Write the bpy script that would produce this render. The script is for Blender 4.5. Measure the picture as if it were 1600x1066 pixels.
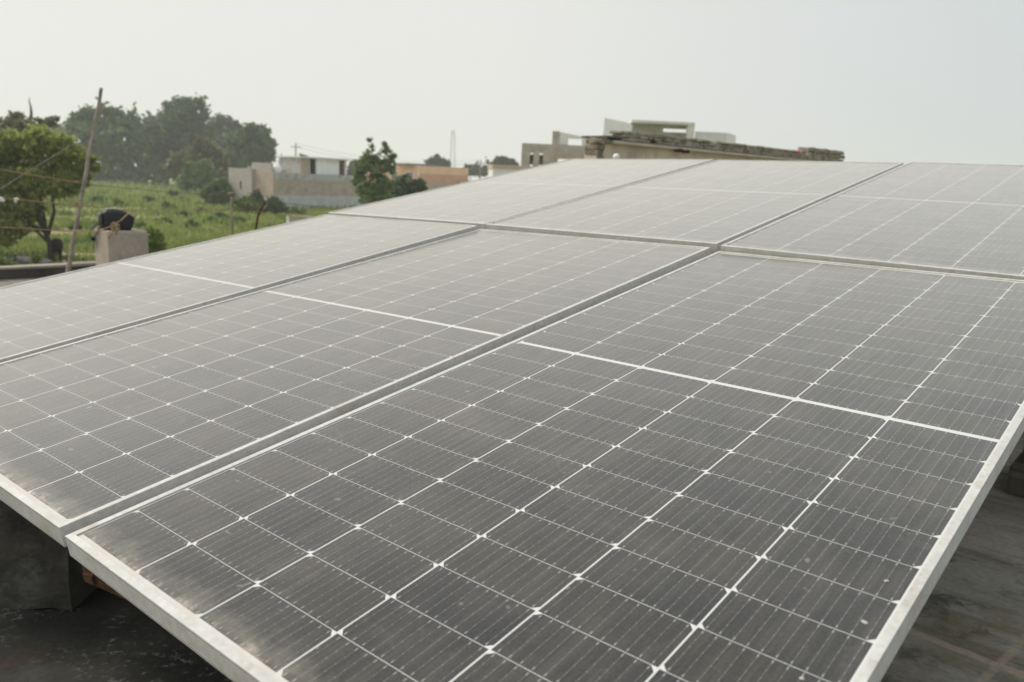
import bpy, bmesh, math, random
import numpy as np
from mathutils import Matrix, Vector, Euler
random.seed(7); rng = np.random.default_rng(11)
for o in list(bpy.data.objects): bpy.data.objects.remove(o, do_unlink=True)
S = bpy.context.scene; COL = S.collection; R = math.radians

# ------------------------------------------------------------------ camera
ZC, ROOF = 5.0, 3.9                       # eye and roof height above the field
RHO, TH, FPX = R(2.5), R(11.0994), 1280.2
c, s = math.cos, math.sin
FW = Vector((0, c(TH), -s(TH))); U0 = Vector((0, s(TH), c(TH))); X0 = Vector((1, 0, 0))
RT = X0 * c(RHO) + U0 * s(RHO); UP = -X0 * s(RHO) + U0 * c(RHO)
CAM = Vector((0, 0, ZC))
cd = bpy.data.cameras.new('camera'); cam = bpy.data.objects.new('camera', cd); COL.objects.link(cam)
cam.matrix_world = Matrix(((RT.x, UP.x, -FW.x, 0), (RT.y, UP.y, -FW.y, 0), (RT.z, UP.z, -FW.z, ZC), (0, 0, 0, 1)))
cd.sensor_width = 36; cd.lens = 36 * FPX / 1600; cd.clip_start = 0.05; cd.clip_end = 12000
cd.dof.use_dof = True; cd.dof.focus_distance = 1.75; cd.dof.aperture_fstop = 4.8
S.camera = cam

# ------------------------------------------------------------------ sky, sun, exposure
SUN_EL, SUN_AZ = R(42), R(-68)            # sun to the left of the view, behind thin overcast
w = bpy.data.worlds.new('World'); S.world = w; w.use_nodes = True
nt = w.node_tree; nt.nodes.clear()
sky = nt.nodes.new('ShaderNodeTexSky'); sky.sky_type = 'NISHITA'; sky.sun_disc = False
sky.sun_elevation = SUN_EL; sky.sun_rotation = SUN_AZ; sky.air_density = 1.5; sky.dust_density = 6.0; sky.ozone_density = 1.0
hs = nt.nodes.new('ShaderNodeHueSaturation'); hs.inputs['Saturation'].default_value = 0.35
nt.links.new(sky.outputs[0], hs.inputs['Color'])
tc = nt.nodes.new('ShaderNodeTexCoord')
dp = nt.nodes.new('ShaderNodeVectorMath'); dp.operation = 'DOT_PRODUCT'
dp.inputs[1].default_value = (s(SUN_AZ), c(SUN_AZ), 0.0)
nt.links.new(tc.outputs['Generated'], dp.inputs[0])
mr = nt.nodes.new('ShaderNodeMapRange'); mr.inputs['From Min'].default_value = -0.5; mr.inputs['From Max'].default_value = 0.4
nt.links.new(dp.outputs['Value'], mr.inputs['Value'])
cr = nt.nodes.new('ShaderNodeMix'); cr.data_type = 'RGBA'                # overcast layer, brighter towards the veiled sun
cr.inputs['A'].default_value = (5.6, 6.25, 6.75, 1); cr.inputs['B'].default_value = (8.55, 8.55, 8.25, 1)
nt.links.new(mr.outputs[0], cr.inputs['Factor'])
mx = nt.nodes.new('ShaderNodeMix'); mx.data_type = 'RGBA'; mx.inputs['Factor'].default_value = 0.92
sz = nt.nodes.new('ShaderNodeSeparateXYZ'); nt.links.new(tc.outputs['Generated'], sz.inputs[0])
ze = nt.nodes.new('ShaderNodeMapRange'); ze.interpolation_type = 'SMOOTHSTEP'                       # overcast: brighter overhead
ze.inputs['From Min'].default_value = 0.25; ze.inputs['From Max'].default_value = 0.9; ze.inputs['To Min'].default_value = 1.0; ze.inputs['To Max'].default_value = 1.4
nt.links.new(sz.outputs[2], ze.inputs['Value'])
zm = nt.nodes.new('ShaderNodeVectorMath'); zm.operation = 'SCALE'; nt.links.new(cr.outputs['Result'], zm.inputs[0]); nt.links.new(ze.outputs[0], zm.inputs['Scale'])
nt.links.new(hs.outputs[0], mx.inputs['A']); be = nt.nodes.new('ShaderNodeMapRange'); be.interpolation_type = 'SMOOTHSTEP'                       # and darker on the side away from the sun
be.inputs['From Min'].default_value = -1.0; be.inputs['From Max'].default_value = -0.5; be.inputs['To Min'].default_value = 0.95; be.inputs['To Max'].default_value = 1.0
nt.links.new(dp.outputs['Value'], be.inputs['Value'])
z2 = nt.nodes.new('ShaderNodeVectorMath'); z2.operation = 'SCALE'; nt.links.new(zm.outputs[0], z2.inputs[0]); nt.links.new(be.outputs[0], z2.inputs['Scale'])
nt.links.new(z2.outputs[0], mx.inputs['B'])
bg = nt.nodes.new('ShaderNodeBackground'); bg.inputs['Strength'].default_value = 0.1
nt.links.new(mx.outputs['Result'], bg.inputs['Color'])
wo = nt.nodes.new('ShaderNodeOutputWorld'); nt.links.new(bg.outputs[0], wo.inputs['Surface'])
sd = bpy.data.lights.new('sun', 'SUN'); sd.energy = 2.9; sd.angle = R(18); sd.color = (1, 0.95, 0.86)
so = bpy.data.objects.new('sun', sd); COL.objects.link(so)
so.rotation_euler = (Vector((s(SUN_AZ) * c(SUN_EL), c(SUN_AZ) * c(SUN_EL), s(SUN_EL)))).to_track_quat('Z', 'Y').to_euler()
S.view_settings.view_transform = 'Standard'; S.view_settings.look = 'None'
S.view_settings.exposure = 0.0; S.view_settings.gamma = 1.0
S.cycles.max_bounces = 8; S.cycles.volume_bounces = 1
S.cycles.use_denoising = True

# ------------------------------------------------------------------ picture geometry helpers (1600 px wide photograph)
def ray(px, py): return RT * ((px - 800) / FPX) - UP * ((py - 533) / FPX) + FW
def at(px, py, d): return CAM + ray(px, py) * d                       # d = depth along the lens axis
def hit(px, py, Y):                                                   # where the sight line meets the plane y = Y
    r = ray(px, py); return CAM + r * (Y / r.y)
def gr(px, py, z=0.0):
    r = ray(px, py); return CAM + r * ((z - ZC) / r.z)

# ------------------------------------------------------------------ mesh helpers
class MB:
    def __init__(self): self.v = []; self.f = []; self.uv = None
    def add(self, vs, fs):
        n = len(self.v); self.v += [Vector(p) for p in vs]; self.f += [tuple(i + n for i in q) for q in fs]; return self
    def box(self, x0, x1, y0, y1, z0, z1, M=None, j=0.0):
        vs = [Vector((x, y, z)) for z in (z0, z1) for x, y in ((x0, y0), (x1, y0), (x1, y1), (x0, y1))]
        if j: vs = [p + Vector((random.uniform(-j, j), random.uniform(-j, j), random.uniform(-j, j))) for p in vs]
        if M is not None: vs = [M @ p for p in vs]
        return self.add(vs, [(3, 2, 1, 0), (4, 5, 6, 7), (0, 1, 5, 4), (1, 2, 6, 5), (2, 3, 7, 6), (3, 0, 4, 7)])
    def prism(self, poly, z0, z1, M=None):
        n = len(poly); vs = [Vector((x, y, z)) for z in (z0, z1) for x, y in poly]
        if M is not None: vs = [M @ p for p in vs]
        return self.add(vs, [tuple(range(n - 1, -1, -1)), tuple(range(n, 2 * n))] + [(i, (i + 1) % n, n + (i + 1) % n, n + i) for i in range(n)])
    def tube(self, pts, rad, n=8, cap=True):
        pts = [Vector(p) for p in pts]; m = len(pts)
        if not hasattr(rad, '__len__'): rad = [rad] * m
        base = len(self.v); pu = None
        for i, p in enumerate(pts):
            t = (pts[min(i + 1, m - 1)] - pts[max(i - 1, 0)]).normalized()
            if pu is None: pu = t.orthogonal().normalized()
            u = (pu - t * pu.dot(t)).normalized(); pu = u; q = t.cross(u)
            for k in range(n):
                a = 2 * math.pi * k / n; self.v.append(p + (u * c(a) + q * s(a)) * rad[i])
        for i in range(m - 1):
            for k in range(n):
                a, b = base + i * n + k, base + i * n + (k + 1) % n; self.f.append((a, b, b + n, a + n))
        if cap: self.f.append(tuple(base + k for k in range(n - 1, -1, -1))); self.f.append(tuple(base + (m - 1) * n + k for k in range(n)))
        return self
    def blob(self, cen, rad, seg=12, rings=8, noise=0.0):
        base = len(self.v); cen = Vector(cen)
        if not hasattr(rad, '__len__'): rad = (rad,) * 3
        for i in range(rings + 1):
            a = math.pi * i / rings
            for k in range(seg):
                b = 2 * math.pi * k / seg; q = 1 + random.uniform(-noise, noise)
                self.v.append(cen + Vector((rad[0] * s(a) * c(b) * q, rad[1] * s(a) * s(b) * q, rad[2] * c(a) * q)))
        for i in range(rings):
            for k in range(seg):
                a, b = base + i * seg + k, base + i * seg + (k + 1) % seg; self.f.append((a, a + seg, b + seg, b))
        return self
    def build(self, name, mat, parent=None, origin=None, smooth=False, bevel=0.0, local=False):
        org = Vector(origin) if origin is not None else (parent.location.copy() if parent is not None else Vector((0, 0, 0)))
        if local: org = Vector((0, 0, 0))
        me = bpy.data.meshes.new(name); me.from_pydata([tuple(p - org) for p in self.v], [], self.f); me.update()
        if smooth:
            for p in me.polygons: p.use_smooth = True
        me.materials.append(mat)
        o = bpy.data.objects.new(name, me); COL.objects.link(o)
        if parent is not None: o.parent = parent
        elif not local: o.location = org
        if bevel:
            b = o.modifiers.new('bevel', 'BEVEL'); b.width = bevel; b.segments = 2; b.limit_method = 'ANGLE'
        return o
def tag(o, label=None, cat=None, group=None, kind=None):
    if label: o['label'] = label
    if cat: o['category'] = cat
    if group: o['group'] = group
    if kind: o['kind'] = kind
    return o
def empty(name, loc, label, cat, group=None):
    o = bpy.data.objects.new(name, None); o.empty_display_size = 0.2; COL.objects.link(o); o.location = loc
    return tag(o, label, cat, group)
def frame(org, dirx):
    d = Vector((dirx[0], dirx[1], 0)).normalized(); org = Vector(org)
    return Matrix(((d.x, -d.y, 0, org.x), (d.y, d.x, 0, org.y), (0, 0, 1, org.z), (0, 0, 0, 1)))

# ------------------------------------------------------------------ material helpers
class NT:
    def __init__(self, name):
        self.m = bpy.data.materials.new(name); self.m.use_nodes = True; self.t = self.m.node_tree
        self.b = self.t.nodes['Principled BSDF']; self.o = self.t.nodes['Material Output']
        self.tc = self.n('ShaderNodeTexCoord')
    def n(self, k): return self.t.nodes.new(k)
    def l(self, a, b): self.t.links.new(a, b)
    def setin(self, sk, v):
        if isinstance(v, (int, float)): sk.default_value = v
        elif isinstance(v, (tuple, list)): sk.default_value = tuple(v) + ((1,) if len(v) == 3 and sk.type == 'RGBA' else ())
        else: self.l(v, sk)
    def math(self, op, a, b=None, clamp=False):
        n = self.n('ShaderNodeMath'); n.operation = op; n.use_clamp = clamp; self.setin(n.inputs[0], a)
        if b is not None: self.setin(n.inputs[1], b)
        return n.outputs[0]
    def noise(self, scale, vec=None, detail=4, rough=0.55, dist=0.0):
        n = self.n('ShaderNodeTexNoise'); n.inputs['Scale'].default_value = scale; n.inputs['Detail'].default_value = detail
        n.inputs['Roughness'].default_value = rough; n.inputs['Distortion'].default_value = dist
        self.l(vec if vec is not None else self.tc.outputs['Object'], n.inputs['Vector']); return n.outputs['Fac']
    def mapv(self, scale=(1, 1, 1), loc=(0, 0, 0), rot=(0, 0, 0), vec=None):
        n = self.n('ShaderNodeMapping'); n.inputs['Scale'].default_value = scale; n.inputs['Location'].default_value = loc
        n.inputs['Rotation'].default_value = rot
        self.l(vec if vec is not None else self.tc.outputs['Object'], n.inputs['Vector']); return n.outputs[0]
    def mix(self, f, a, b, mode='MIX'):
        n = self.n('ShaderNodeMix'); n.data_type = 'RGBA'; n.blend_type = mode
        self.setin(n.inputs['Factor'], f); self.setin(n.inputs['A'], a); self.setin(n.inputs['B'], b); return n.outputs['Result']
    def rng(self, v, a, b, c_=0.0, d=1.0):
        n = self.n('ShaderNodeMapRange'); self.setin(n.inputs['Value'], v)
        n.inputs['From Min'].default_value = a; n.inputs['From Max'].default_value = b
        n.inputs['To Min'].default_value = c_; n.inputs['To Max'].default_value = d; return n.outputs[0]
    def bump(self, h, st=0.3, dist=0.01):
        n = self.n('ShaderNodeBump'); n.inputs['Strength'].default_value = st; n.inputs['Distance'].default_value = dist
        self.l(h, n.inputs['Height']); self.l(n.outputs[0], self.b.inputs['Normal'])
    def base(self, col, rough=0.8, spec=0.3, metal=0.0):
        self.setin(self.b.inputs['Base Color'], col); self.setin(self.b.inputs['Roughness'], rough)
        self.b.inputs['Specular IOR Level'].default_value = spec; self.b.inputs['Metallic'].default_value = metal
def noisy(name, a, b, scale=3.0, rough=0.85, spec=0.25, bump=0.3, fine=30.0, lo=0.35, hi=0.65, metal=0.0, stain=None, stainscale=1.0):
    m = NT(name); f = m.rng(m.noise(scale, detail=6), lo, hi); col = m.mix(f, a, b)
    g = m.noise(fine, detail=3); col = m.mix(0.5, col, m.mix(g, (0.25,) * 3, (0.75,) * 3), 'OVERLAY')
    if stain: col = m.mix(m.rng(m.noise(stainscale, detail=8, rough=0.7), 0.52, 0.68), col, stain)
    m.base(col, rough, spec, metal)
    if bump: m.bump(g, bump, 0.01)
    return m.m

ALU = noisy('aluminium_frame', (0.56, 0.55, 0.52), (0.48, 0.47, 0.44), 6, 0.45, 0.4, 0.05, 90, metal=0.12, stain=(0.40, 0.36, 0.31), stainscale=14)
DROPPING = noisy('dried_dropping', (0.50, 0.47, 0.41), (0.36, 0.34, 0.30), 300, 0.9, 0.1, 0.3, 600)
RUST = noisy('rusty_steel', (0.11, 0.055, 0.032), (0.055, 0.032, 0.022), 25, 0.85, 0.2, 0.5, 120, stain=(0.30, 0.15, 0.07), stainscale=30)
PLASTER = noisy('grey_plaster', (0.43, 0.37, 0.30), (0.33, 0.285, 0.235), 4, 0.9, 0.15, 0.4, 40, stain=(0.17, 0.155, 0.135), stainscale=3)
MUDPLASTER = noisy('brown_plaster', (0.48, 0.40, 0.33), (0.38, 0.32, 0.26), 1.4, 0.9, 0.15, 0.3, 14, stain=(0.27, 0.235, 0.195), stainscale=1.2)
PINKPLASTER = noisy('pinkish_plaster', (0.50, 0.40, 0.32), (0.42, 0.34, 0.275), 1.5, 0.9, 0.15, 0.2, 14)
CEMENT = noisy('cement_band', (0.50, 0.49, 0.46), (0.40, 0.395, 0.37), 1.6, 0.9, 0.15, 0.2, 12, stain=(0.22, 0.21, 0.2), stainscale=0.9)
PALEBASE = noisy('whitewashed_base', (0.55, 0.55, 0.54), (0.42, 0.42, 0.41), 1.2, 0.9, 0.15, 0.2, 10)
WHITE = noisy('white_paint', (0.88, 0.87, 0.86), (0.80, 0.79, 0.78), 1.5, 0.6, 0.3, 0.05, 12)
OFFWHITE = noisy('pale_cement_paint', (0.75, 0.735, 0.70), (0.66, 0.65, 0.62), 1.5, 0.8, 0.2, 0.05, 12)
ORANGE = noisy('orange_paint', (0.82, 0.54, 0.38), (0.73, 0.47, 0.32), 0.8, 0.8, 0.2, 0.05, 8)
ORANGED = noisy('rust_orange_paint', (0.62, 0.36, 0.24), (0.53, 0.30, 0.20), 0.8, 0.8, 0.2, 0.05, 8)
GREYBLOCK = NT('grey_block_wall')
def brickmat(name, a, b, mortar, bw, bh, rough=0.9, ms=0.012):
    m = NT(name); br = m.n('ShaderNodeTexBrick'); br.inputs['Scale'].default_value = 1.0
    br.inputs['Brick Width'].default_value = bw; br.inputs['Row Height'].default_value = bh; br.inputs['Mortar Size'].default_value = ms
    br.inputs['Color1'].default_value = a + (1,); br.inputs['Color2'].default_value = b + (1,); br.inputs['Mortar'].default_value = mortar + (1,)
    sx = m.n('ShaderNodeSeparateXYZ'); m.l(m.tc.outputs['Object'], sx.inputs[0])
    cx = m.n('ShaderNodeCombineXYZ'); m.l(m.math('ADD', sx.outputs[0], sx.outputs[1]), cx.inputs[0]); m.l(sx.outputs[2], cx.inputs[1])
    m.l(cx.outputs[0], br.inputs['Vector']); col = m.mix(0.6, br.outputs['Color'], m.mix(m.noise(5, detail=6), (0.2,) * 3, (0.8,) * 3), 'OVERLAY')
    m.base(col, rough, 0.15); m.bump(br.outputs['Fac'], -0.4, 0.01); return m.m
GREYBLOCK = brickmat('grey_block_wall', (0.46, 0.42, 0.37), (0.40, 0.37, 0.33), (0.47, 0.44, 0.40), 0.42, 0.2)
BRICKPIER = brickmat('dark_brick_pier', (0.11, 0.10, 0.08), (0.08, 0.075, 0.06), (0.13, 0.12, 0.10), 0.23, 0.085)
PALEBRICK = brickmat('pale_brick_wall', (0.50, 0.37, 0.29), (0.42, 0.33, 0.27), (0.5, 0.45, 0.4), 0.5, 0.25)
BRICK = noisy('weathered_brick', (0.42, 0.36, 0.29), (0.22, 0.195, 0.16), 7, 0.95, 0.1, 0.6, 45, 0.3, 0.7, stain=(0.07, 0.07, 0.062), stainscale=4)
SLAB = noisy('concrete_slab', (0.52, 0.45, 0.39), (0.42, 0.37, 0.325), 3, 0.9, 0.15, 0.3, 30)
DARK = noisy('dark_interior', (0.05, 0.045, 0.04), (0.03, 0.028, 0.026), 1, 0.95, 0.1, 0)
BROWNWOOD = noisy('brown_door_wood', (0.12, 0.04, 0.03), (0.08, 0.03, 0.025), 3, 0.6, 0.3, 0)
GLASS = noisy('window_glass', (0.16, 0.20, 0.22), (0.10, 0.13, 0.15), 2, 0.15, 0.6, 0)
BAG = noisy('black_bag_fabric', (0.020, 0.020, 0.022), (0.012, 0.012, 0.013), 40, 0.55, 0.45, 0.3, 300)
BAGTOP = noisy('grey_bag_lid', (0.075, 0.078, 0.082), (0.045, 0.047, 0.05), 30, 0.5, 0.5, 0.3, 200)
ROPE = noisy('jute_rope', (0.36, 0.25, 0.15), (0.27, 0.185, 0.11), 60, 0.9, 0.1, 0.4, 300)
CLOTH = noisy('white_rag', (0.75, 0.73, 0.70), (0.6, 0.58, 0.55), 30, 0.9, 0.1, 0.2, 100)
REDCLOTH = noisy('red_rag', (0.50, 0.06, 0.05), (0.35, 0.05, 0.04), 30, 0.9, 0.1, 0.2, 100)
BAMBOO = noisy('weathered_bamboo', (0.36, 0.31, 0.26), (0.24, 0.205, 0.17), 12, 0.8, 0.2, 0.3, 80, stain=(0.10, 0.085, 0.07), stainscale=8)
STEEL = noisy('galvanised_steel', (0.32, 0.34, 0.36), (0.26, 0.28, 0.30), 2, 0.6, 0.3, 0)
POLEGREY = noisy('grey_pole', (0.23, 0.22, 0.21), (0.16, 0.155, 0.15), 2, 0.8, 0.2, 0)
HIDE = noisy('dark_buffalo_hide', (0.016, 0.012, 0.011), (0.010, 0.008, 0.008), 5, 0.85, 0.12, 0.3, 40)
HIDEMUD = noisy('mud_caked_hide', (0.15, 0.135, 0.125), (0.05, 0.045, 0.045), 4, 0.6, 0.4, 0.3, 30)
HORN = noisy('horn', (0.12, 0.11, 0.10), (0.07, 0.065, 0.06), 10, 0.5, 0.4, 0)
BARK = noisy('bark', (0.055, 0.042, 0.032), (0.03, 0.024, 0.02), 8, 0.95, 0.1, 0.6, 40)
BARKPALE = noisy('pale_bark', (0.30, 0.26, 0.21), (0.20, 0.17, 0.14), 5, 0.95, 0.1, 0.4, 30)
def leafmat(name, a, b, c3=None, trans=0.25):
    m = NT(name); g = m.n('ShaderNodeNewGeometry')
    col = m.mix(g.outputs['Random Per Island'], a, b)
    if c3: col = m.mix(m.rng(m.noise(0.16, detail=5, rough=0.65), 0.5, 0.62), col, c3)
    m.base(col, 0.55, 0.25)
    tr = m.n('ShaderNodeBsdfTranslucent'); m.l(col, tr.inputs['Color'])
    ms = m.n('ShaderNodeMixShader'); ms.inputs[0].default_value = trans
    m.l(m.b.outputs[0], ms.inputs[1]); m.l(tr.outputs[0], ms.inputs[2]); m.l(ms.outputs[0], m.o.inputs['Surface']); return m.m
L_NEAR = leafmat('near_tree_leaf', (0.22, 0.265, 0.075), (0.38, 0.42, 0.125), (0.15, 0.19, 0.06), 0.5)
L_DARK = leafmat('dark_tree_leaf', (0.060, 0.108, 0.048), (0.15, 0.205, 0.075), None, 0.35)
L_MID = leafmat('olive_tree_leaf', (0.115, 0.12, 0.055), (0.16, 0.15, 0.07), None, 0.35)
L_PALE = leafmat('dusty_tree_leaf', (0.09, 0.11, 0.07), (0.13, 0.15, 0.085), None, 0.35)
L_BUSH = leafmat('bush_leaf', (0.12, 0.18, 0.065), (0.18, 0.235, 0.085), None, 0.35)
L_BLUE = leafmat('deep_green_leaf', (0.06, 0.10, 0.05), (0.11, 0.155, 0.07), None, 0.35)
L_SLIM = leafmat('slender_tree_leaf', (0.15, 0.215, 0.095), (0.28, 0.34, 0.14), None, 0.5)
L_WEED = leafmat('weed_leaf', (0.11, 0.16, 0.03), (0.17, 0.22, 0.05))
GRASSB = leafmat('grass_blade', (0.195, 0.25, 0.065), (0.30, 0.33, 0.10), (0.095, 0.16, 0.045), 0.4)

# ------------------------------------------------------------------ ground, pond, path, haze
m = NT('field_soil'); n1 = m.noise(0.09, detail=6); n2 = m.noise(0.8, detail=6); n3 = m.noise(9, detail=3)
col = m.mix(m.rng(n1, 0.38, 0.62), (0.19, 0.21, 0.075), (0.28, 0.27, 0.115))
col = m.mix(m.rng(n2, 0.54, 0.66), col, (0.20, 0.15, 0.10)); col = m.mix(0.5, col, m.mix(n3, (0.2,) * 3, (0.8,) * 3), 'OVERLAY')
m.base(col, 0.95, 0.1); m.bump(n3, 0.5, 0.05); M_FIELD = m.m
N = 140; g = MB()
ks = np.sinh(np.linspace(-4.6, 4.6, N)) / np.sinh(4.6) * 1700
hz = lambda x, y: 0.12 * math.sin(x * .21 + 1) * math.cos(y * .17) + 0.05 * math.sin(x * .9 + y * .7)
for j in range(N):
    for i in range(N):
        x, y = float(ks[i]) - 20, float(ks[j]) + 50
        r_ = math.hypot(x, y); g.v.append(Vector((x, y, hz(x, y) * min(1, max(0, (r_ - 20) / 20)) if r_ < 300 else 0)))
for j in range(N - 1):
    for i in range(N - 1):
        a = j * N + i; g.f.append((a, a + 1, a + N + 1, a + N))
tag(g.build('ground', M_FIELD, smooth=True), kind='structure')

m = NT('muddy_water'); m.base(m.mix(m.noise(0.7), (0.10, 0.09, 0.07), (0.14, 0.12, 0.095)), 0.08, 0.5); m.bump(m.noise(5, detail=3), 0.15, 0.02)
pond_c = gr(60, 414); pts = []
for k in range(28):
    a = 2 * math.pi * k / 28; q = 1 + 0.12 * math.sin(3 * a + 1) + 0.08 * math.sin(5 * a)
    pts.append((pond_c.x + 5.0 * q * c(a), pond_c.y - 1.2 + 2.6 * q * s(a)))
tag(MB().prism(pts, -0.2, 0.17).build('pond_water', m.m, origin=(pond_c.x, pond_c.y, 0)), kind='structure')
SOIL = noisy('bare_soil', (0.33, 0.22, 0.155), (0.26, 0.18, 0.125), 0.8, 0.95, 0.1, 0.4, 6)
PEBBLE = noisy('pebble_bank', (0.36, 0.31, 0.27), (0.22, 0.19, 0.17), 3.5, 0.95, 0.1, 0.8, 12)
def strip(name, pxs, wid, mat, z=0.16):
    P = [gr(px, py, z) for px, py in pxs]; b = MB(); n = len(P); L = []; Rr = []
    sub = []
    for i in range(n - 1):
        for k in range(6): sub.append(P[i].lerp(P[i + 1], k / 6))
    sub.append(P[-1])
    for p in sub:
        w0 = wid * (0.6 + 0.5 * random.random()); L.append(p + Vector((0, -w0, 0))); Rr.append(p + Vector((0, w0, 0.02)))
    b.v = L + Rr; k = len(sub); b.f = [(i, i + 1, k + i + 1, k + i) for i in range(k - 1)]
    return tag(b.build(name, mat, origin=P[0]), kind='structure')
strip('path', [(60, 343), (110, 342), (160, 340), (205, 341), (260, 345)], 1.3, SOIL)
strip('path', [(90, 331), (150, 330), (212, 327), (250, 329)], 1.0, SOIL)
strip('path', [(-60, 374), (20, 372), (70, 366), (120, 362)], 1.0, SOIL)
strip('pond_bank', [(98, 398), (115, 401), (150, 400), (200, 402)], 0.9, PEBBLE, 0.19)
strip('pond_bank', [(-40, 396), (10, 394), (50, 391), (76, 393)], 0.5, SOIL, 0.19)

# ------------------------------------------------------------------ own roof
EX = Vector((0.76463, -0.64447, 0)); EY = Vector((0.64447, 0.76463, 0))      # roof axes, as the panel rows
RF = Matrix(((EX.x, EY.x, 0, 0), (EX.y, EY.y, 0, 0), (0, 0, 1, ROOF), (0, 0, 0, 1)))
m = NT('weathered_roof_concrete'); rc = m.mapv(rot=(0, 0, -math.atan2(EX.y, EX.x)))
big = m.noise(1.1, detail=8, rough=0.62); mid = m.noise(4.5, detail=8, rough=0.7, dist=0.4); fin = m.noise(60, detail=4)
strk = m.noise(3, vec=m.mapv(scale=(1.0, 6.0, 1), vec=rc), detail=6, rough=0.65)
col = m.mix(m.rng(big, 0.36, 0.64), (0.19, 0.178, 0.152), (0.29, 0.268, 0.23))
col = m.mix(m.rng(strk, 0.45, 0.70), col, (0.14, 0.122, 0.09))
col = m.mix(m.rng(mid, 0.56, 0.66), col, (0.095, 0.092, 0.08))
col = m.mix(m.rng(m.noise(9, detail=8, rough=0.75), 0.62, 0.66), col, (0.24, 0.235, 0.22))
col = m.mix(m.math('MULTIPLY', m.rng(m.noise(2.3, detail=5, rough=0.6), 0.55, 0.68), 0.6), col, (0.14, 0.115, 0.06))
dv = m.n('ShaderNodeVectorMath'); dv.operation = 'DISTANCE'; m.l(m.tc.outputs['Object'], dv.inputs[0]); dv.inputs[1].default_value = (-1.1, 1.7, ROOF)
shade_alg = m.rng(m.math('ADD', dv.outputs['Value'], m.math('MULTIPLY', m.math('SUBTRACT', m.noise(2.5, detail=7, rough=0.65), 0.5), 1.6)), 1.75, 1.25)  # black algae, with the shade under the panels painted into the roof colour
shade_alg_col = m.mix(m.rng(m.noise(3, detail=6), 0.4, 0.6), (0.042, 0.042, 0.038), (0.082, 0.079, 0.070))
shade_alg_col = m.mix(m.math('MULTIPLY', m.rng(m.noise(48, detail=5, rough=0.7), 0.55, 0.66), m.rng(m.noise(4, detail=5), 0.44, 0.58)), shade_alg_col, (0.22, 0.22, 0.205))
shade_alg_col = m.mix(m.math('MULTIPLY', m.rng(m.noise(1.9, detail=3), 0.58, 0.66), 0.3), shade_alg_col, (0.10, 0.035, 0.03))
col = m.mix(shade_alg, col, shade_alg_col)
sx = m.n('ShaderNodeSeparateXYZ'); m.l(m.tc.outputs['Object'], sx.inputs[0])
def linemask(p, q, wd, ext=9.0):
    d = Vector((q.x - p.x, q.y - p.y, 0)).normalized(); nx, ny = -d.y, d.x; cc = p.x * nx + p.y * ny
    e = m.math('ADD', m.math('MULTIPLY', sx.outputs[0], nx), m.math('MULTIPLY', sx.outputs[1], ny))
    wob = m.math('MULTIPLY', m.math('SUBTRACT', m.noise(14, detail=5), 0.5), 0.018)
    e = m.math('ABSOLUTE', m.math('ADD', m.math('SUBTRACT', e, cc), wob))
    return m.math('MULTIPLY', m.rng(e, wd, wd * 0.55), m.rng(m.noise(7, detail=6, rough=.7), 0.30, 0.48))
la = linemask(gr(1420, 985, ROOF), gr(1600, 1055, ROOF), 0.019); lb = linemask(gr(1530, 1066, ROOF), gr(1600, 1000, ROOF), 0.013)
col = m.mix(m.math('MULTIPLY', m.math('MAXIMUM', la, m.math('MULTIPLY', lb, 0.7)), 0.8), col, (0.35, 0.275, 0.21))
col = m.mix(0.55, col, m.mix(fin, (0.2,) * 3, (0.8,) * 3), 'OVERLAY')
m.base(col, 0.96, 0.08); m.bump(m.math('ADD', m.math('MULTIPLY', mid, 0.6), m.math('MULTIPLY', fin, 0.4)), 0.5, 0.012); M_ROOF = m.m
KU = -8.43                                                            # kerb line (roof coordinates)
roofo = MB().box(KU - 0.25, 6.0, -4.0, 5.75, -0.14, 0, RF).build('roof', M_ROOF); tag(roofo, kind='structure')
hb = empty('house', (0, 0, 0), 'our own low house whose dark concrete roof carries the solar panels', 'house')
MB().box(KU - 0.1, 5.8, -3.8, 5.55, -ROOF, -0.141, RF).build('wall', MUDPLASTER, hb)
k0 = MB(); M_KERB = noisy('sooty_kerb', (0.115, 0.10, 0.085), (0.075, 0.068, 0.058), 3, 0.95, 0.1, 0.5, 40, stain=(0.04, 0.038, 0.035), stainscale=3)
v = -4.0
kb = MB()
for i in range(24):
    v1 = v + 0.405; kb.box(KU - 0.14 + random.uniform(-.004, .004), KU + random.uniform(-.004, .004), v, v1, 0, 0.085 + random.uniform(-.003, .003), RF); v = v1
kerb = empty('roof_kerb', RF @ Vector((KU, 3.2, 0)), 'low sooty masonry kerb along the roof edge at the left', 'kerb')
kb.build('kerb_wall', M_KERB, kerb)
kc = MB()
v = -4.0
for i in range(24):
    v1 = v + 0.405; kc.box(KU - 0.155, KU + 0.012 + random.uniform(-.005, .005), v, v1, 0.089, 0.112 + random.uniform(-.004, .004), RF); v = v1
kc.build('coping', noisy('pale_coping', (0.34, 0.30, 0.25), (0.25, 0.22, 0.18), 4, 0.95, 0.1, 0.4, 40), kerb)

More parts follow.
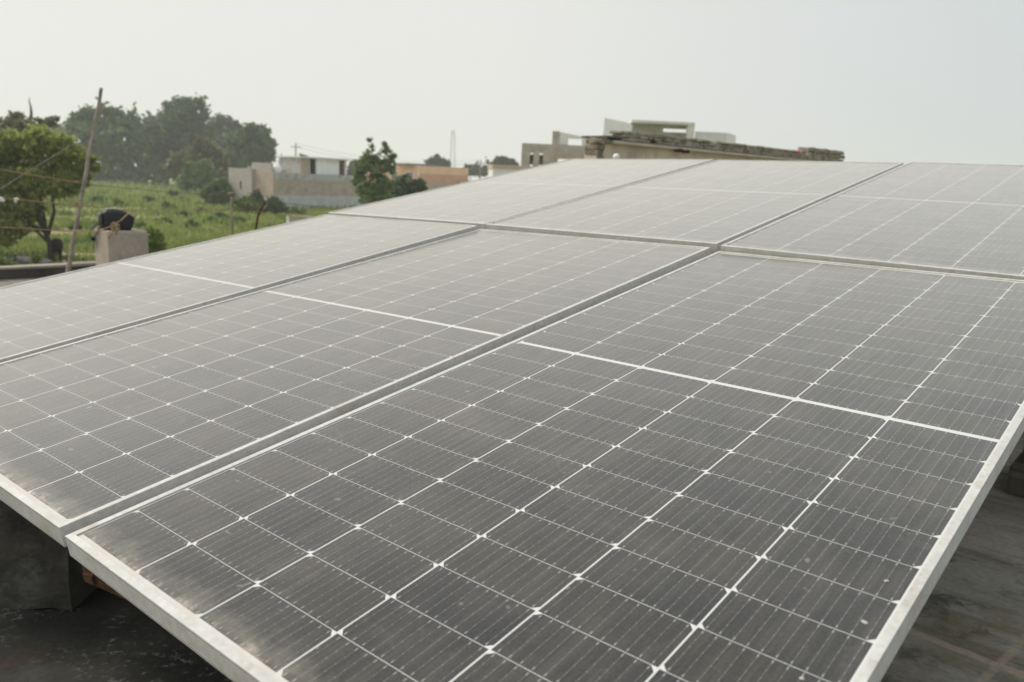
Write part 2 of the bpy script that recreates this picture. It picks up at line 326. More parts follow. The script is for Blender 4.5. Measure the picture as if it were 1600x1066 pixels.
# ------------------------------------------------------------------ solar panels
RM = Matrix(((0.7584881462, 0.6482109986, -0.0672178050), (0.1573032523, -0.2822007743, -0.9463711797), (-0.6324171241, 0.7072377424, -0.3160116404)))
TV = Vector((0.4372188725, 0.0889568692, 1.7875841394))
CW = Matrix(((RT.x, -UP.x, FW.x), (RT.y, -UP.y, FW.y), (RT.z, -UP.z, FW.z)))
PM = (CW @ RM).to_4x4(); PM.translation = CAM + CW @ TV              # panel-plane frame -> world
A_, B_, GAP = 0.184, 0.0926, 0.0121
def dustmat(name, base_nodes, white=False):
    m = NT(name); ob = m.tc.outputs['Object']; sp = m.n('ShaderNodeSeparateXYZ'); m.l(ob, sp.inputs[0])
    info = m.n('ShaderNodeObjectInfo'); ofs = m.n('ShaderNodeVectorMath'); ofs.operation = 'ADD'; m.l(ob, ofs.inputs[0])
    cmb = m.n('ShaderNodeCombineXYZ'); m.l(m.math('MULTIPLY', info.outputs['Random'], 37.0), cmb.inputs[0]); m.l(m.math('MULTIPLY', info.outputs['Random'], 11.0), cmb.inputs[1])
    m.l(cmb.outputs[0], ofs.inputs[1]); V = ofs.outputs[0]
    base = base_nodes(m, sp)
    fine = m.noise(240, V, 3, 0.7); blot = m.noise(5.5, V, 6, 0.62); strk = m.noise(1.0, m.mapv(scale=(70, 5.0, 1), vec=V), 7, 0.7, 0.5); swirl = m.noise(13, V, 7, 0.7, 1.6)
    d = m.math('ADD', m.rng(fine, 0.42, 0.74, 0.0, 1.3), m.rng(blot, 0.42, 0.70, 0.0, 1.3))
    d = m.math('ADD', d, m.rng(strk, 0.46, 0.72, 0.0, 1.9)); d = m.math('ADD', d, m.rng(swirl, 0.56, 0.70, 0.0, 1.3))
    spots = m.rng(m.noise(34, V, 2, 0.5), 0.71, 0.77, 0.0, 6.0); d = m.math('ADD', d, spots)
    # dirt washed down against the low edge of the frame
    edge = m.math('ADD', sp.outputs[1], m.math('MULTIPLY', m.math('SUBTRACT', m.noise(20, V, 8, 0.72, 0.4), 0.5), 0.11))
    band = m.math('ADD', m.rng(edge, -1.070, -1.112, 0.0, 5.0), m.rng(edge, -1.112, -1.128, 0.0, 14.0))
    d = m.math('ADD', d, band)
    return m, base, d, sp, V
DUST = 0.026
def finish_dust(m, base, d, brown):
    dc = m.mix(brown, (0.63, 0.565, 0.45), (0.42, 0.335, 0.26))
    amt = m.math('MULTIPLY', d, DUST)
    lw = m.n('ShaderNodeLayerWeight'); lw.inputs['Blend'].default_value = 0.5     # dust film shows a little more at grazing angles
    gz = m.math('MULTIPLY', m.math('POWER', lw.outputs['Facing'], 5.0), 0.62)
    op = m.math('ADD', amt, m.math('MULTIPLY', gz, m.math('ADD', 0.95, m.math('MULTIPLY', m.math('MINIMUM', d, 3.0), 0.03))), True)
    m.base(base, 0.2, 0.12); m.b.inputs['Coat Weight'].default_value = 1.0; m.b.inputs['Coat IOR'].default_value = 1.38; m.b.inputs['Coat Roughness'].default_value = 0.16
    db = m.n('ShaderNodeBsdfPrincipled'); m.l(dc, db.inputs['Base Color']); db.inputs['Roughness'].default_value = 0.42; db.inputs['Specular IOR Level'].default_value = 1.0; db.inputs['Sheen Weight'].default_value = 0.5; db.inputs['Sheen Roughness'].default_value = 0.45; db.inputs['Sheen Tint'].default_value = (1, 0.97, 0.9, 1)
    ms = m.n('ShaderNodeMixShader'); m.l(op, ms.inputs[0]); m.l(m.b.outputs[0], ms.inputs[1]); m.l(db.outputs[0], ms.inputs[2])
    m.l(ms.outputs[0], m.o.inputs['Surface'])
def cellbase(m, sp):
    uv = m.n('ShaderNodeUVMap'); uv.uv_map = 'cell'; su = m.n('ShaderNodeSeparateXYZ'); m.l(uv.outputs[0], su.inputs[0])
    u, v_ = su.outputs[0], su.outputs[1]
    fr = m.math('ABSOLUTE', m.math('SUBTRACT', m.math('FRACT', m.math('MULTIPLY', u, 10.0)), 0.5))     # 0 at a busbar
    line = m.rng(fr, 0.026, 0.014)
    pv = m.math('ABSOLUTE', m.math('SUBTRACT', m.math('FRACT', m.math('MULTIPLY', v_, 6.0)), 0.5))
    pad = m.math('MULTIPLY', m.rng(fr, 0.050, 0.036), m.rng(pv, 0.10, 0.06))
    vend = m.math('ABSOLUTE', m.math('SUBTRACT', v_, 0.5))
    pe = m.math('MULTIPLY', m.rng(fr, 0.062, 0.046), m.rng(vend, 0.40, 0.425)); pe = m.math('MULTIPLY', pe, m.rng(vend, 0.475, 0.46))
    gi = m.n('ShaderNodeNewGeometry'); cellcol = m.mix(gi.outputs['Random Per Island'], (0.010, 0.011, 0.015), (0.022, 0.020, 0.016))
    col = m.mix(m.math('MULTIPLY', line, 0.45), cellcol, (0.25, 0.25, 0.25))
    return m.mix(m.math('MULTIPLY', m.math('MAXIMUM', m.math('MULTIPLY', pad, 0.4), pe), 0.55), col, (0.4, 0.4, 0.4))
def brownedge(m, sp, V): return m.rng(m.math('ADD', sp.outputs[1], m.math('MULTIPLY', m.math('SUBTRACT', m.noise(22, V, 4), 0.5), 0.03)), -1.105, -1.118)
m, b_, d_, sp_, V_ = dustmat('solar_cell_under_dusty_glass', cellbase); finish_dust(m, b_, d_, brownedge(m, sp_, V_)); M_CELL = m.m
m, b_, d_, sp_, V_ = dustmat('white_backsheet_under_dusty_glass', lambda m, sp: m.mix(0.0, (0.57, 0.57, 0.55), (0.7, 0.7, 0.7))); finish_dust(m, b_, d_, brownedge(m, sp_, V_)); M_BACK = m.m

HW, HL = 0.567, 1.139
def panel_meshes():
    # frame: aluminium extrusion swept round four mitred corners
    prof = [(0.0125, -0.0012), (0.0125, 0.0026), (0.0006, 0.0028), (0.0, 0.0022)]
    for k in range(5):                                                # fine grooves down the outer face
        z = -0.005 - k * 0.0055; prof += [(0.0, z + 0.0006), (0.0009, z), (0.0, z - 0.0012)]
    prof += [(0.0, -0.0345), (0.0005, -0.035), (0.028, -0.035), (0.028, -0.033), (0.002, -0.033), (0.002, -0.0012)]
    fr = MB(); n = len(prof)
    for (sx_, sy_) in ((-1, -1), (1, -1), (1, 1), (-1, 1)):
        for (d, z) in prof: fr.v.append(Vector((sx_ * (HW - d), sy_ * (HL - d), z)))
    for q in range(4):
        q2 = (q + 1) % 4
        for k in range(n):
            k2 = (k + 1) % n; fr.f.append((q * n + k, q * n + k2, q2 * n + k2, q2 * n + k))
    bs = MB().add([(-HW + .004, -HL + .004, -0.00025), (HW - .004, -HL + .004, -0.00025), (HW - .004, HL - .004, -0.00025), (-HW + .004, HL - .004, -0.00025)], [(0, 1, 2, 3)])
    bs.add([(-HW + .004, -HL + .004, -0.006), (HW - .004, -HL + .004, -0.006), (HW - .004, HL - .004, -0.006), (-HW + .004, HL - .004, -0.006)], [(3, 2, 1, 0)])
    bs.f += [(0, 4, 5, 1), (1, 5, 6, 2), (2, 6, 7, 3), (3, 7, 4, 0)]
    verts, faces, uvs = [], [], []
    w2, h2, ch = 0.0906, 0.0458, 0.0085
    for i in range(6):
        for half in (-1, 1):
            for r_ in range(12):
                cx_ = (i - 2.5) * A_; cy_ = half * (GAP / 2 + (r_ + 0.5) * B_)
                near = (i % 2 == 1)
                if half == 1: near = not near
                P = [(-w2, -h2 + ch), (-w2 + ch, -h2), (w2 - ch, -h2), (w2, -h2 + ch), (w2, h2), (-w2, h2)] if near else \
                    [(-w2, -h2), (w2, -h2), (w2, h2 - ch), (w2 - ch, h2), (-w2 + ch, h2), (-w2, h2 - ch)]
                b0 = len(verts); verts += [(cx_ + x, cy_ + y, -0.0002) for x, y in P]; faces.append(tuple(range(b0, b0 + 6)))
                uvs += [((x + w2) / (2 * w2), (y + h2) / (2 * h2)) for x, y in P]
    return fr, bs, verts, faces, uvs
fr, bs, cv, cf, cuv = panel_meshes()
def make_panel(name, label):
    t = empty(name, (0, 0, 0), label, 'solar panel', 'solar panels mounted in two rows on the roof')
    f = fr.build('frame', ALU, t, local=True); b = bs.build('backsheet', M_BACK, t, local=True)
    me = bpy.data.meshes.new('solar_cells'); me.from_pydata(cv, [], cf); me.update(); me.materials.append(M_CELL)
    ul = me.uv_layers.new(name='cell'); ul.data.foreach_set('uv', [q for p in cuv for q in p])
    o = bpy.data.objects.new('solar_cells', me); COL.objects.link(o); o.parent = t
    return t
def rot(wv):
    v = Vector(wv); a = v.length
    return Matrix.Rotation(a, 4, v.normalized()) if a > 1e-9 else Matrix.Identity(4)
proto = make_panel('solar_panel', 'nearest dark grey solar panel, its whole right-hand frame edge over bare concrete')
PANELS = [((0, 0, 0), (0, 0, 0), None),
    ((-1.1649, 0.0009, 0.0009), (0.0023, -0.0108, 0.0035), 'middle solar panel of the front row, left of the nearest dark panel'),
    ((-2.3264, -0.0022, -0.0091), (0.0104, -0.0174, -0.0099), 'pale dusty solar panel of the front row next to the concrete block with the bag'),
    ((-0.0074, 2.2961, 0.0158), (0.0047, 0.0119, 0.0054), 'grey solar panel of the back row at the right, behind the nearest panel'),
    ((-1.1747, 2.3120, 0.0173), (0.0019, -0.0022, 0.0095), 'middle solar panel of the back row, in front of the rough brick parapet'),
    ((-2.3363, 2.3105, 0.0094), (0.0031, -0.0103, 0.0168), 'palest solar panel of the back row, beside the slender tree and orange house')]
def dup(root):
    r_ = root.copy(); COL.objects.link(r_)
    for ch_ in list(root.children):
        q = ch_.copy(); COL.objects.link(q); q.parent = r_
    return r_
for i, (o, rv, lab) in enumerate(PANELS):
    t = proto if i == 0 else dup(proto)
    if lab: t['label'] = lab
    t.matrix_world = PM @ Matrix.Translation(o) @ rot(rv)
# dried bird droppings on the near panel
for (x, y, r0, lab) in ((1385, 908, 0.0032, 'small white bird dropping with a bluish smear near the right frame edge'), (1351, 972, 0.0042, 'flattened cream bird dropping on the nearest panel, lowest by the right frame'), (1253, 1060, 0.0036, 'faint cream bird dropping at the bottom edge of the nearest panel')):
    Pi = PM.inverted(); a = Pi @ CAM; bq = Pi @ (CAM + ray(x, y)); t_ = -a.z / (bq.z - a.z); p = a.lerp(bq, t_)
    d = MB(); M0 = PM @ Matrix.Translation((p.x, p.y, 0.0002))
    for k in range(4): d.blob((random.uniform(-.5, .5) * r0, random.uniform(-.3, .3) * r0, 0), (r0 * random.uniform(.5, .9), r0 * random.uniform(.4, .7), 0.0008), 10, 6, 0.15)
    d.v = [M0 @ q for q in d.v]
    tag(d.build('bird_dropping', DROPPING, origin=M0.translation, smooth=True), lab, 'bird dropping', 'bird droppings on the nearest panel')

# steelwork and piers under the panels
def rail(y, lab, x0=-2.9, x1=0.52):
    b = MB(); z1, z0 = -0.037, -0.097; M0 = PM
    b.box(x0, x1, y, y + 0.004, z0, z1, M0); b.box(x0, x1, y + 0.0041, y + 0.045, z1 - 0.004, z1, M0); b.box(x0, x1, y + 0.0041, y + 0.045, z0, z0 + 0.004, M0)
    o = b.build('steel_rail', RUST, origin=M0 @ Vector(((x0 + x1) / 2, y, -0.1))); tag(o, lab, 'steel rail', 'rusty rails under the panels')
rail(-0.86, 'rusty channel rail under the front row, near its low edge'); rail(0.86, 'rusty channel rail under the front row, near the gap between rows')
rail(1.55, 'rusty channel rail under the back row, near the gap between rows'); rail(3.2, 'rusty channel rail under the back row, along its high edge')
Mb = PM @ Matrix.Translation((-0.556, -1.128, -0.036)) @ Matrix.Rotation(R(9), 4, 'Z')
b = MB(); b.box(0, 0.5, 0, 0.0045, -0.052, 0, Mb); b.box(0, 0.5, 0.0046, 0.05, -0.052, -0.0475, Mb); b.box(0, 0.5, 0.0046, 0.05, -0.0045, 0, Mb)
b.box(-0.004, -0.0001, 0, 0.05, -0.052, 0, Mb); b.box(0.004, 0.03, -0.006, -0.0001, -0.045, -0.03, Mb)
tag(b.build('angle_bracket', RUST, origin=Mb.translation), 'short rusty steel channel showing under the low corner of the nearest panel', 'bracket')
def pier(name, cx, cy, wx, wy, top, lab, mat=BRICKPIER, step=0.0, rotm=None):
    org = Vector((cx, cy, ROOF)); t = empty(name, org, lab, 'brick pier', 'brick piers under the panels'); MM = Matrix.Translation(org) @ (rotm or RF.to_3x3()).to_4x4()
    z = 0.0; k = 0; b = MB(); hh = 0.085 if rotm is None else 2.0
    while z < top - 0.01:
        h = min(hh, top - z); j = 0.006; b.box(-wx / 2 + random.uniform(-j, j), wx / 2 + random.uniform(-j, j), -wy / 2 + random.uniform(-j, j), wy / 2 + random.uniform(-j, j), z, z + h - 0.0005, MM); z += h; k += 1
    o = b.build('shaft', mat, t, bevel=0.006 if rotm is None else 0)
    if rotm is not None:
        bm = bmesh.new(); bm.from_mesh(o.data); bmesh.ops.subdivide_edges(bm, edges=bm.edges[:], cuts=24, use_grid_fill=True)
        for q in bm.verts:
            from mathutils import noise as mn
            p = q.co * 9; q.co += Vector((mn.noise(p), mn.noise(p + Vector((9, 0, 0))), mn.noise(p + Vector((0, 9, 0))))) * 0.014 + Vector((0, mn.noise(q.co * Vector((3, 3, 14)).length) * 0.006, 0))
        bm.to_mesh(o.data); bm.free()
    if step:
        MB().box(-wx / 2 - step, wx / 2 + step, -wy / 2 - step, wy / 2 + step, 0.001, 0.12, MM).build('footing', mat, t, bevel=0.012)
def ztop(x, y): return (PM @ Vector((x, y, -0.1))).z - ROOF
def pp(x, y): q = PM @ Vector((x, y, 0)); return q.x, q.y
def toroof(q): r_ = RF.inverted() @ Vector(q); return r_
a = gr(117, 957, ROOF)
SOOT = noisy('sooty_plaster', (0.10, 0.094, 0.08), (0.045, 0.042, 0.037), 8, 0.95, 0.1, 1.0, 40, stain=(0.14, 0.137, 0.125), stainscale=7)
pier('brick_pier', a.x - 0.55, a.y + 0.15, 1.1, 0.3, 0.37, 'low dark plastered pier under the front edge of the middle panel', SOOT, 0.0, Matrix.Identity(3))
a = gr(1578, 772, ROOF); q = a + EX * 0.17 + EY * 0.17
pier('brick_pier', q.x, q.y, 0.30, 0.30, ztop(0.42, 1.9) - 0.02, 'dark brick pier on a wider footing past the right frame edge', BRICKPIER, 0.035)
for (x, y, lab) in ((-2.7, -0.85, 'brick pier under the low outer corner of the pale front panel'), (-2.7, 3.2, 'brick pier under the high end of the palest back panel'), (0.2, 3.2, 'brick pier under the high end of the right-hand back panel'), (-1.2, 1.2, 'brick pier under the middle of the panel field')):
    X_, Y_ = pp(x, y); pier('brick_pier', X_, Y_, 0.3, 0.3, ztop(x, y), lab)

# ------------------------------------------------------------------ concrete block with bag, ropes, pole
D = 7.2
pb = gr(188, 412, ROOF); p0 = at(172, 361, D); top = p0.z - ROOF
bl = at(149, 400, D); br_ = at(229, 400, D)
cq = at(170, 400, D)
W1, W2 = 0.35, 0.35
MBk = frame((cq.x, cq.y, ROOF), (0.695, 0.719))
t = empty('concrete_block', (cq.x, cq.y, ROOF), 'squat grey concrete block on the roof with a black bag on top', 'concrete block')
MB().box(0, W1, 0, W2, 0, top, MBk, 0.005).build('block_body', PLASTER, t, bevel=0.016)
# black bag: boxy soft body with a sloping top, grey lid, side pocket, straps
bagbase = MBk @ Vector((0.02, 0.13, top))
t = empty('bag', bagbase, 'black carry bag with a grey lid lying on the concrete block', 'bag')
MBg = MBk @ Matrix.Translation((0.0, 0.09, top + 0.002)) @ Matrix.Rotation(R(-16), 4, 'Z') @ Matrix.Diagonal((0.98, 1.05, 1.06, 1))
def extr(poly, d, M, inset=0.0, bul=0.012):
    """side outline (x, z) given a bulging depth d"""
    b = MB(); n = len(poly); cx = sum(p[0] for p in poly) / n; cz = sum(p[1] for p in poly) / n
    for f, k in ((0, .90), (.06, .97), (.25, 1.0), (.5, 1.01), (.75, 1.0), (.94, .97), (1, .90)):
        for x, z in poly: b.v.append(M @ Vector((cx + (x - cx) * k + 0.003 * math.sin(17 * f + 40 * z), f * d, max(0.0, cz + (z - cz) * k))))
    for r_ in range(6):
        for i in range(n): b.f.append((r_ * n + i, r_ * n + (i + 1) % n, (r_ + 1) * n + (i + 1) % n, (r_ + 1) * n + i))
    b.f.append(tuple(range(n - 1, -1, -1))); b.f.append(tuple(6 * n + i for i in range(n))); return b
extr([(0.0, 0.0), (0.225, 0.0), (0.238, 0.02), (0.262, 0.092), (0.258, 0.112), (0.235, 0.128), (0.17, 0.150), (0.10, 0.162), (0.02, 0.162), (0.004, 0.148)], 0.20, MBg).build('bag_body', BAG, t, smooth=True, bevel=0.006)
extr([(0.016, 0.158), (0.10, 0.160), (0.168, 0.150), (0.215, 0.136), (0.20, 0.150), (0.15, 0.168), (0.09, 0.176), (0.03, 0.174)], 0.15, MBg @ Matrix.Translation((0, 0.025, 0))).build('lid', BAGTOP, t, smooth=True)
extr([(-0.030, 0.03), (-0.002, 0.03), (-0.002, 0.135), (-0.018, 0.142), (-0.032, 0.12)], 0.13, MBg @ Matrix.Translation((0, 0.03, 0))).build('side_pocket', BAGTOP, t, smooth=True)
def strap(pts, wd):
    b = MB(); P = [MBk @ Vector(p) for p in pts]
    for i, p in enumerate(P):
        tdir = (P[min(i + 1, len(P) - 1)] - P[max(i - 1, 0)]).normalized(); sd_ = tdir.cross(Vector((-0.8, -0.6, 0.1))).normalized()
        f_ = tdir.cross(sd_) * 0.002
        b.v += [p + sd_ * wd / 2 + f_, p - sd_ * wd / 2 + f_, p - sd_ * wd / 2 - f_, p + sd_ * wd / 2 - f_]
    for i in range(len(P) - 1):
        for k in range(4): a = i * 4; b.f.append((a + k, a + (k + 1) % 4, a + 4 + (k + 1) % 4, a + 4 + k))
    return b
strap([(0.0, 0.20, top + 0.06), (-0.01, 0.26, top + 0.03), (-0.018, 0.33, top + 0.0), (-0.022, 0.385, top - 0.04), (-0.020, 0.375, top - 0.075), (-0.016, 0.32, top - 0.095)], 0.026).build('strap', BAG, t)
strap([(0.03, 0.14, top + 0.03), (0.0, 0.20, top + 0.012), (-0.014, 0.24, top - 0.04), (-0.016, 0.30, top - 0.085), (-0.016, 0.31, top - 0.12), (-0.016, 0.31, top - 0.18)], 0.024).build('strap', BAG, t)
MB().blob(MBk @ Vector((-0.018, 0.31, top - 0.09)), (0.012, 0.03, 0.022)).build('buckle', BAG, t, smooth=True)

# bamboo pole
DP = 7.6
pb = at(107.5, 416, DP); ptop = at(158.5, 138, DP); pts = [pb - (ptop - pb) * 0.14]; rr = [0.020]
for k in range(33):
    f = k / 32; pts.append(pb.lerp(ptop, f) + Vector((0.003 * math.sin(k * .9), 0.003 * math.cos(k * 1.1), 0))); rr.append((0.0195 - 0.004 * f) * (1.13 if k % 4 == 0 else 1.0))
t = empty('bamboo_pole', pts[0], 'leaning weathered bamboo pole standing at the roof edge, ropes tied to it', 'pole')
MB().tube(pts, rr, 10).build('culm', BAMBOO, t, smooth=True)
q = at(122.5, 286, DP); q2 = at(119, 320, DP)
for P0 in (q, q2):
    kn = MB()
    for k in range(3): kn.tube([P0 + Vector((0.022 * c(a), 0.022 * s(a), 0.008 * k)) for a in np.linspace(0, 6.28, 14)], 0.0045, 6)
    kn.build('rope_lashing', ROPE, t, smooth=True)
# off-frame pole that carries the other end of the ropes is left out: ropes run out of view
def ropeline(pxs, rad, name, lab, mat=ROPE, sag=0.0, cat='rope', wob=0.002, group=None):
    P = [at(*q) for q in pxs]; pts = []
    for i in range(len(P) - 1):
        n = 14
        for k in range(n): f = k / n; pts.append(P[i].lerp(P[i + 1], f) - Vector((0, 0, sag * 4 * f * (1 - f))))
    pts.append(P[-1]); pts = [p + Vector((random.uniform(-wob, wob), 0, random.uniform(-wob, wob))) for p in pts]
    o = MB().tube(pts, rad, 6).build(name, mat, origin=pts[len(pts) // 2], smooth=True); return tag(o, lab, cat, group)
G_R = 'ropes strung from the bamboo pole'
ropeline([(-160, 242, 6.6), (0, 265, 7.0), (122, 286, DP - 0.03)], 0.0055, 'rope', 'topmost brown rope, from the bamboo pole across the tree crown', group=G_R)
ropeline([(-160, 293, 6.6), (0, 309.5, 7.0), (119, 321, DP - 0.03), (205, 329, DP), (214, 329, DP)], 0.0055, 'rope', 'brown rope with white rags, running just above the black bag', group=G_R)
ropeline([(-160, 343, 6.6), (0, 355.5, 7.0), (113, 361.5, DP - 0.02), (152, 362, 7.2), (163, 358, 7.05), (176, 353, 7.0), (188, 345, 7.0), (200, 334, 7.2), (204, 329, DP)], 0.0055, 'rope', 'lowest brown rope, knotted in front of the black bag', group=G_R)
kn = MB()
for k in range(3): kn.tube([at(178 + 2 * k + 4.5 * c(a), 354 + 6 * s(a) + k, 6.98) for a in np.linspace(0, 6.0, 14)], 0.0065, 6)
kn.tube([at(181, 352, 6.97), at(183, 360, 6.97), at(181, 367, 6.98)], 0.007, 6); kn.tube([at(177, 358, 6.97), at(175, 366, 6.97), at(170, 372, 6.98)], 0.005, 6)
tag(kn.build('rope_knot', ROPE, origin=at(179, 356, 6.98), smooth=True), 'looped knot of brown rope hanging before the black bag', 'knot')
for (px, py, d, lab, sz) in ((2, 310, 6.99, 'white rag knotted on the middle rope at the picture edge', 1.3), (25, 312.5, 7.08, 'small white rag knotted on the middle rope, before the tree', 1.0)):
    b = MB()
    for k in range(5): b.blob(at(px + random.uniform(-3, 3) * sz, py + random.uniform(-1.5, 2.5) * sz, d), (0.014 * sz, 0.010, 0.012 * sz), 8, 6, 0.25)
    tag(b.build('rag', CLOTH, origin=at(px, py, d), smooth=True), lab, 'rag', 'white rags on the rope')
WIRE = noisy('grey_wire', (0.16, 0.15, 0.14), (0.12, 0.11, 0.10), 5, 0.6, 0.3, 0)
ropeline([(124, 287, DP), (250, 299, 8.3), (362, 307, 9.0), (560, 331, 10.0), (700, 352, 10.6)], 0.0035, 'wire', 'thin grey wire from the bamboo pole past the block house wall', WIRE, cat='wire')
ropeline([(214, 329, DP), (362, 326, 9.0), (440, 336, 9.3), (520, 347, 9.7)], 0.0035, 'wire', 'thin brown wire crossing low in front of the bushes', ROPE, cat='wire')
ropeline([(-30, 318, 7.5), (0, 296, 8), (50, 264, 9), (100, 234, 10), (150, 203, 11)], 0.0045, 'wire', 'slack grey wire climbing across the near tree crown', WIRE, cat='wire')
# stick post and rebar
p1 = at(361, 302, 9.0); pts = [Vector((p1.x + 0.03, p1.y, ROOF)), at(362, 345, 9.0), p1]
t = empty('wooden_stake', pts[0], 'thin pale wooden stake carrying the wires beyond the panels', 'stake')
MB().tube(pts, [0.012, 0.011, 0.010], 8).build('stake_shaft', BARKPALE, t, smooth=True)
MB().tube([at(356, 302, 9.0), at(369, 303, 8.98)], 0.009, 6).build('crossbar', BARKPALE, t, smooth=True)
q = at(399, 345, 9.2); pts = [Vector((q.x, q.y, ROOF)), at(399, 357, 9.2), at(402, 340, 9.2), at(405, 330, 9.2), at(411, 320, 9.2), at(414, 316, 9.2)]
b = MB().tube(pts, 0.009, 8); b.tube([p + Vector((0.008, 0.006, -0.012)) for i, p in enumerate(pts)], 0.006, 8)
tag(b.build('rebar', RUST, origin=pts[0], smooth=True), 'bent dark rusty reinforcing bars sticking up behind the panels', 'rebar')

# ------------------------------------------------------------------ house with the white stair room
A0 = Vector((-30.75, 104.4, 0)); Bv = Vector((-21.6, 117.6, 0)); AB = (Bv - A0); LH = AB.length
H = frame(A0, AB)                                                       # u along the long wall, v towards the back left
def zpx(px, py, Y): return hit(px, py, Y).z
zt = zpx(416, 269, 104.4); zb1 = zt - 0.85; zb0 = zpx(416, 305, 104.4)
t = empty('block_house', A0, 'long brown plastered house with pale base and white room on its roof', 'house')
MB().box(0, LH, 0, 9, zb0, zb1, H).build('wall', MUDPLASTER, t)
MB().box(-0.03, LH + .03, -0.04, 9, -0.3, zb0 - 0.002, H).build('wall_base', PALEBASE, t)
pt = MB(); pt.box(-0.02, LH + .02, -0.03, 0.25, zb1 + .002, zt, H); pt.box(LH - 0.25, LH + .02, 0.252, 9, zb1 + .002, zt, H); pt.build('parapet', CEMENT, t)
MB().box(0.2, LH - .3, 0.3, 8.7, zb1 + .004, zb1 + 0.1, H).build('roof', SLAB, t)
MB().box(-0.035, -0.004, 0.02, 3.5, zb0 - 0.3, zt, H).build('side_wall', PINKPLASTER, t)
zt2 = zpx(400, 254, 107)
MB().box(0.0, 0.25, 0.3, 4.2, zt + .003, zt2, H).build('parapet', GREYBLOCK, t)
MB().box(0.252, LH * 0.62, 5.2, 5.45, zb1 + .101, zt2 - 0.5, H).build('parapet', GREYBLOCK, t)
zw = zpx(365, 262.5, 109)
wg = MB().box(-0.6, 6, 3.55, 8.2, -0.3, zw, H).build('wing_wall', GREYBLOCK, t)
sl = MB().box(-0.63, -0.58, 5.6, 5.85, zw - 2.6, zw - 1.6, H).build('window', DARK, t)
# stair room
def uof(px):
    k = hit(px, 260, 100).x / 100; return (k * A0.y - A0.x) / (AB.x / LH - k * AB.y / LH)
zr0, zr1 = zb1 + 0.11, zpx(500, 248.5, 111)
uA, uB = uof(474), uof(546)
MB().box(uA - 0.3, uB + 0.3, 0.15, 5.0, zr1, zr1 + 0.22, H).build('roof_slab', OFFWHITE, t)
rm = MB(); rm.box(uof(498), uof(515), 0.5, 0.7, zr0, zr1 - .002, H); rm.box(uA + .31, uB - .31, 4.6, 4.8, zr0, zr1 - .002, H)
rm.box(uof(515) + .003, uof(535), 0.62, 0.8, zr0, zr1 - .002, H); rm.box(uB - .3, uB, 0.5, 4.8, zr0, zr1 - .002, H); rm.build('room_wall', WHITE, t)
MB().box(uA, uof(489), 0.52, 0.72, zr0, zr1 - .002, H).build('room_wall', PINKPLASTER, t)
MB().box(uA, uA + .3, 0.73, 4.8, zr0, zr1 - .002, H).build('room_wall', CEMENT, t)
dd = MB().box(uof(535) + .004, uB - 0.31, 0.75, 0.85, zr0, zr1 - .002, H).build('door', BROWNWOOD, t)
MB().box(uof(489) + .01, uof(498) - .01, 1.6, 1.7, zr0, zr1 - .002, H).build('window', DARK, t)
tp = H @ Vector((1.2, 0.9, zb1 + 0.1)); tk = empty('water_tank', tp, 'white plastic water tank on the corner of the block house roof', 'water tank')
b = MB(); zz = 0; prof = [(0.0, 0.55), (0.1, 0.6), (0.35, 0.57), (0.4, 0.6), (0.75, 0.57), (0.8, 0.6), (1.15, 0.58), (1.35, 0.42), (1.42, 0.2)]
kt = (zpx(423, 257, 106) - tp.z) / 1.46
b.tube([tp + Vector((0, 0, h * kt)) for h, _ in prof], [r_ for _, r_ in prof], 20); b.build('tank_shell', WHITE, tk, smooth=True)
MB().tube([tp + Vector((0, 0, 1.421 * kt)), tp + Vector((0, 0, 1.5 * kt))], 0.2, 12).build('tank_lid', WHITE, tk)

# ------------------------------------------------------------------ orange house and others behind it
C0 = hit(655, 259, 150); C0.z = 0
HO = frame(C0, (0.80, 0.6)); zo = zpx(655, 259, 150); dl = 13
t = empty('orange_house', C0, 'orange flat-roofed house with a rust coloured side, beyond the slender tree', 'house')
LF = 11.0; RFc = 10.5
w1 = MB()
HL_ = frame(C0, (-0.93, 0.36))                                             # left face recedes to the left
nrm = 1
def wallseg(b, Mx, L0, L1, z0, z1, th=0.25, off=0.0): b.box(L0, L1, -th / 2 + off, th / 2 + off, z0, z1, Mx)
wallseg(w1, HL_, 0.2, LF, -0.2, zo); w1.build('wall', ORANGE, t)
for L in (1.1, 4.3, 7.6):
    f = MB(); wallseg(f, HL_, L, L + 1.25, zo - 2.7, zo - 1.2, 0.10, 0.16); fo = f.build('window', OFFWHITE, t)
    g_ = MB(); wallseg(g_, HL_, L + .1, L + 1.15, zo - 2.6, zo - 1.3, 0.04, 0.22); gg = g_.build('pane', GLASS, fo, origin=C0)
HR = frame(C0, (0.80, 0.60))
w2 = MB(); wallseg(w2, HR, 0, RFc, zo - 1.35, zo); w2.build('parapet', ORANGE, t)
w3 = MB(); wallseg(w3, HR, 0.05, RFc, zo - 3.0, zo - 1.352); w3.build('wall', ORANGED, t)
w4 = MB(); wallseg(w4, HR, 0.1, 8.2, -0.2, zo - 3.002); w4.build('wall', MUDPLASTER, t)
w5 = MB(); wallseg(w5, HR, 8.21, RFc + 2, -0.2, zo - 2.2, 0.6, -0.5); w5.build('annexe_wall', PALEBRICK, t)
MB().prism([tuple((HL_ @ Vector((LF, 0, 0)))[:2]), tuple(C0[:2]), tuple((HR @ Vector((RFc, 0, 0)))[:2]), tuple((HR @ Vector((RFc, 0, 0)) + HL_.to_3x3() @ Vector((LF, 0, 0)))[:2])][::-1], zo - 0.6, zo - 0.4).build('roof', SLAB, t)
MB().box(-2.5, 7, 0.5, 5, zo + .002, zo + 0.35, HR).build('roof_slab', POLEGREY, t)
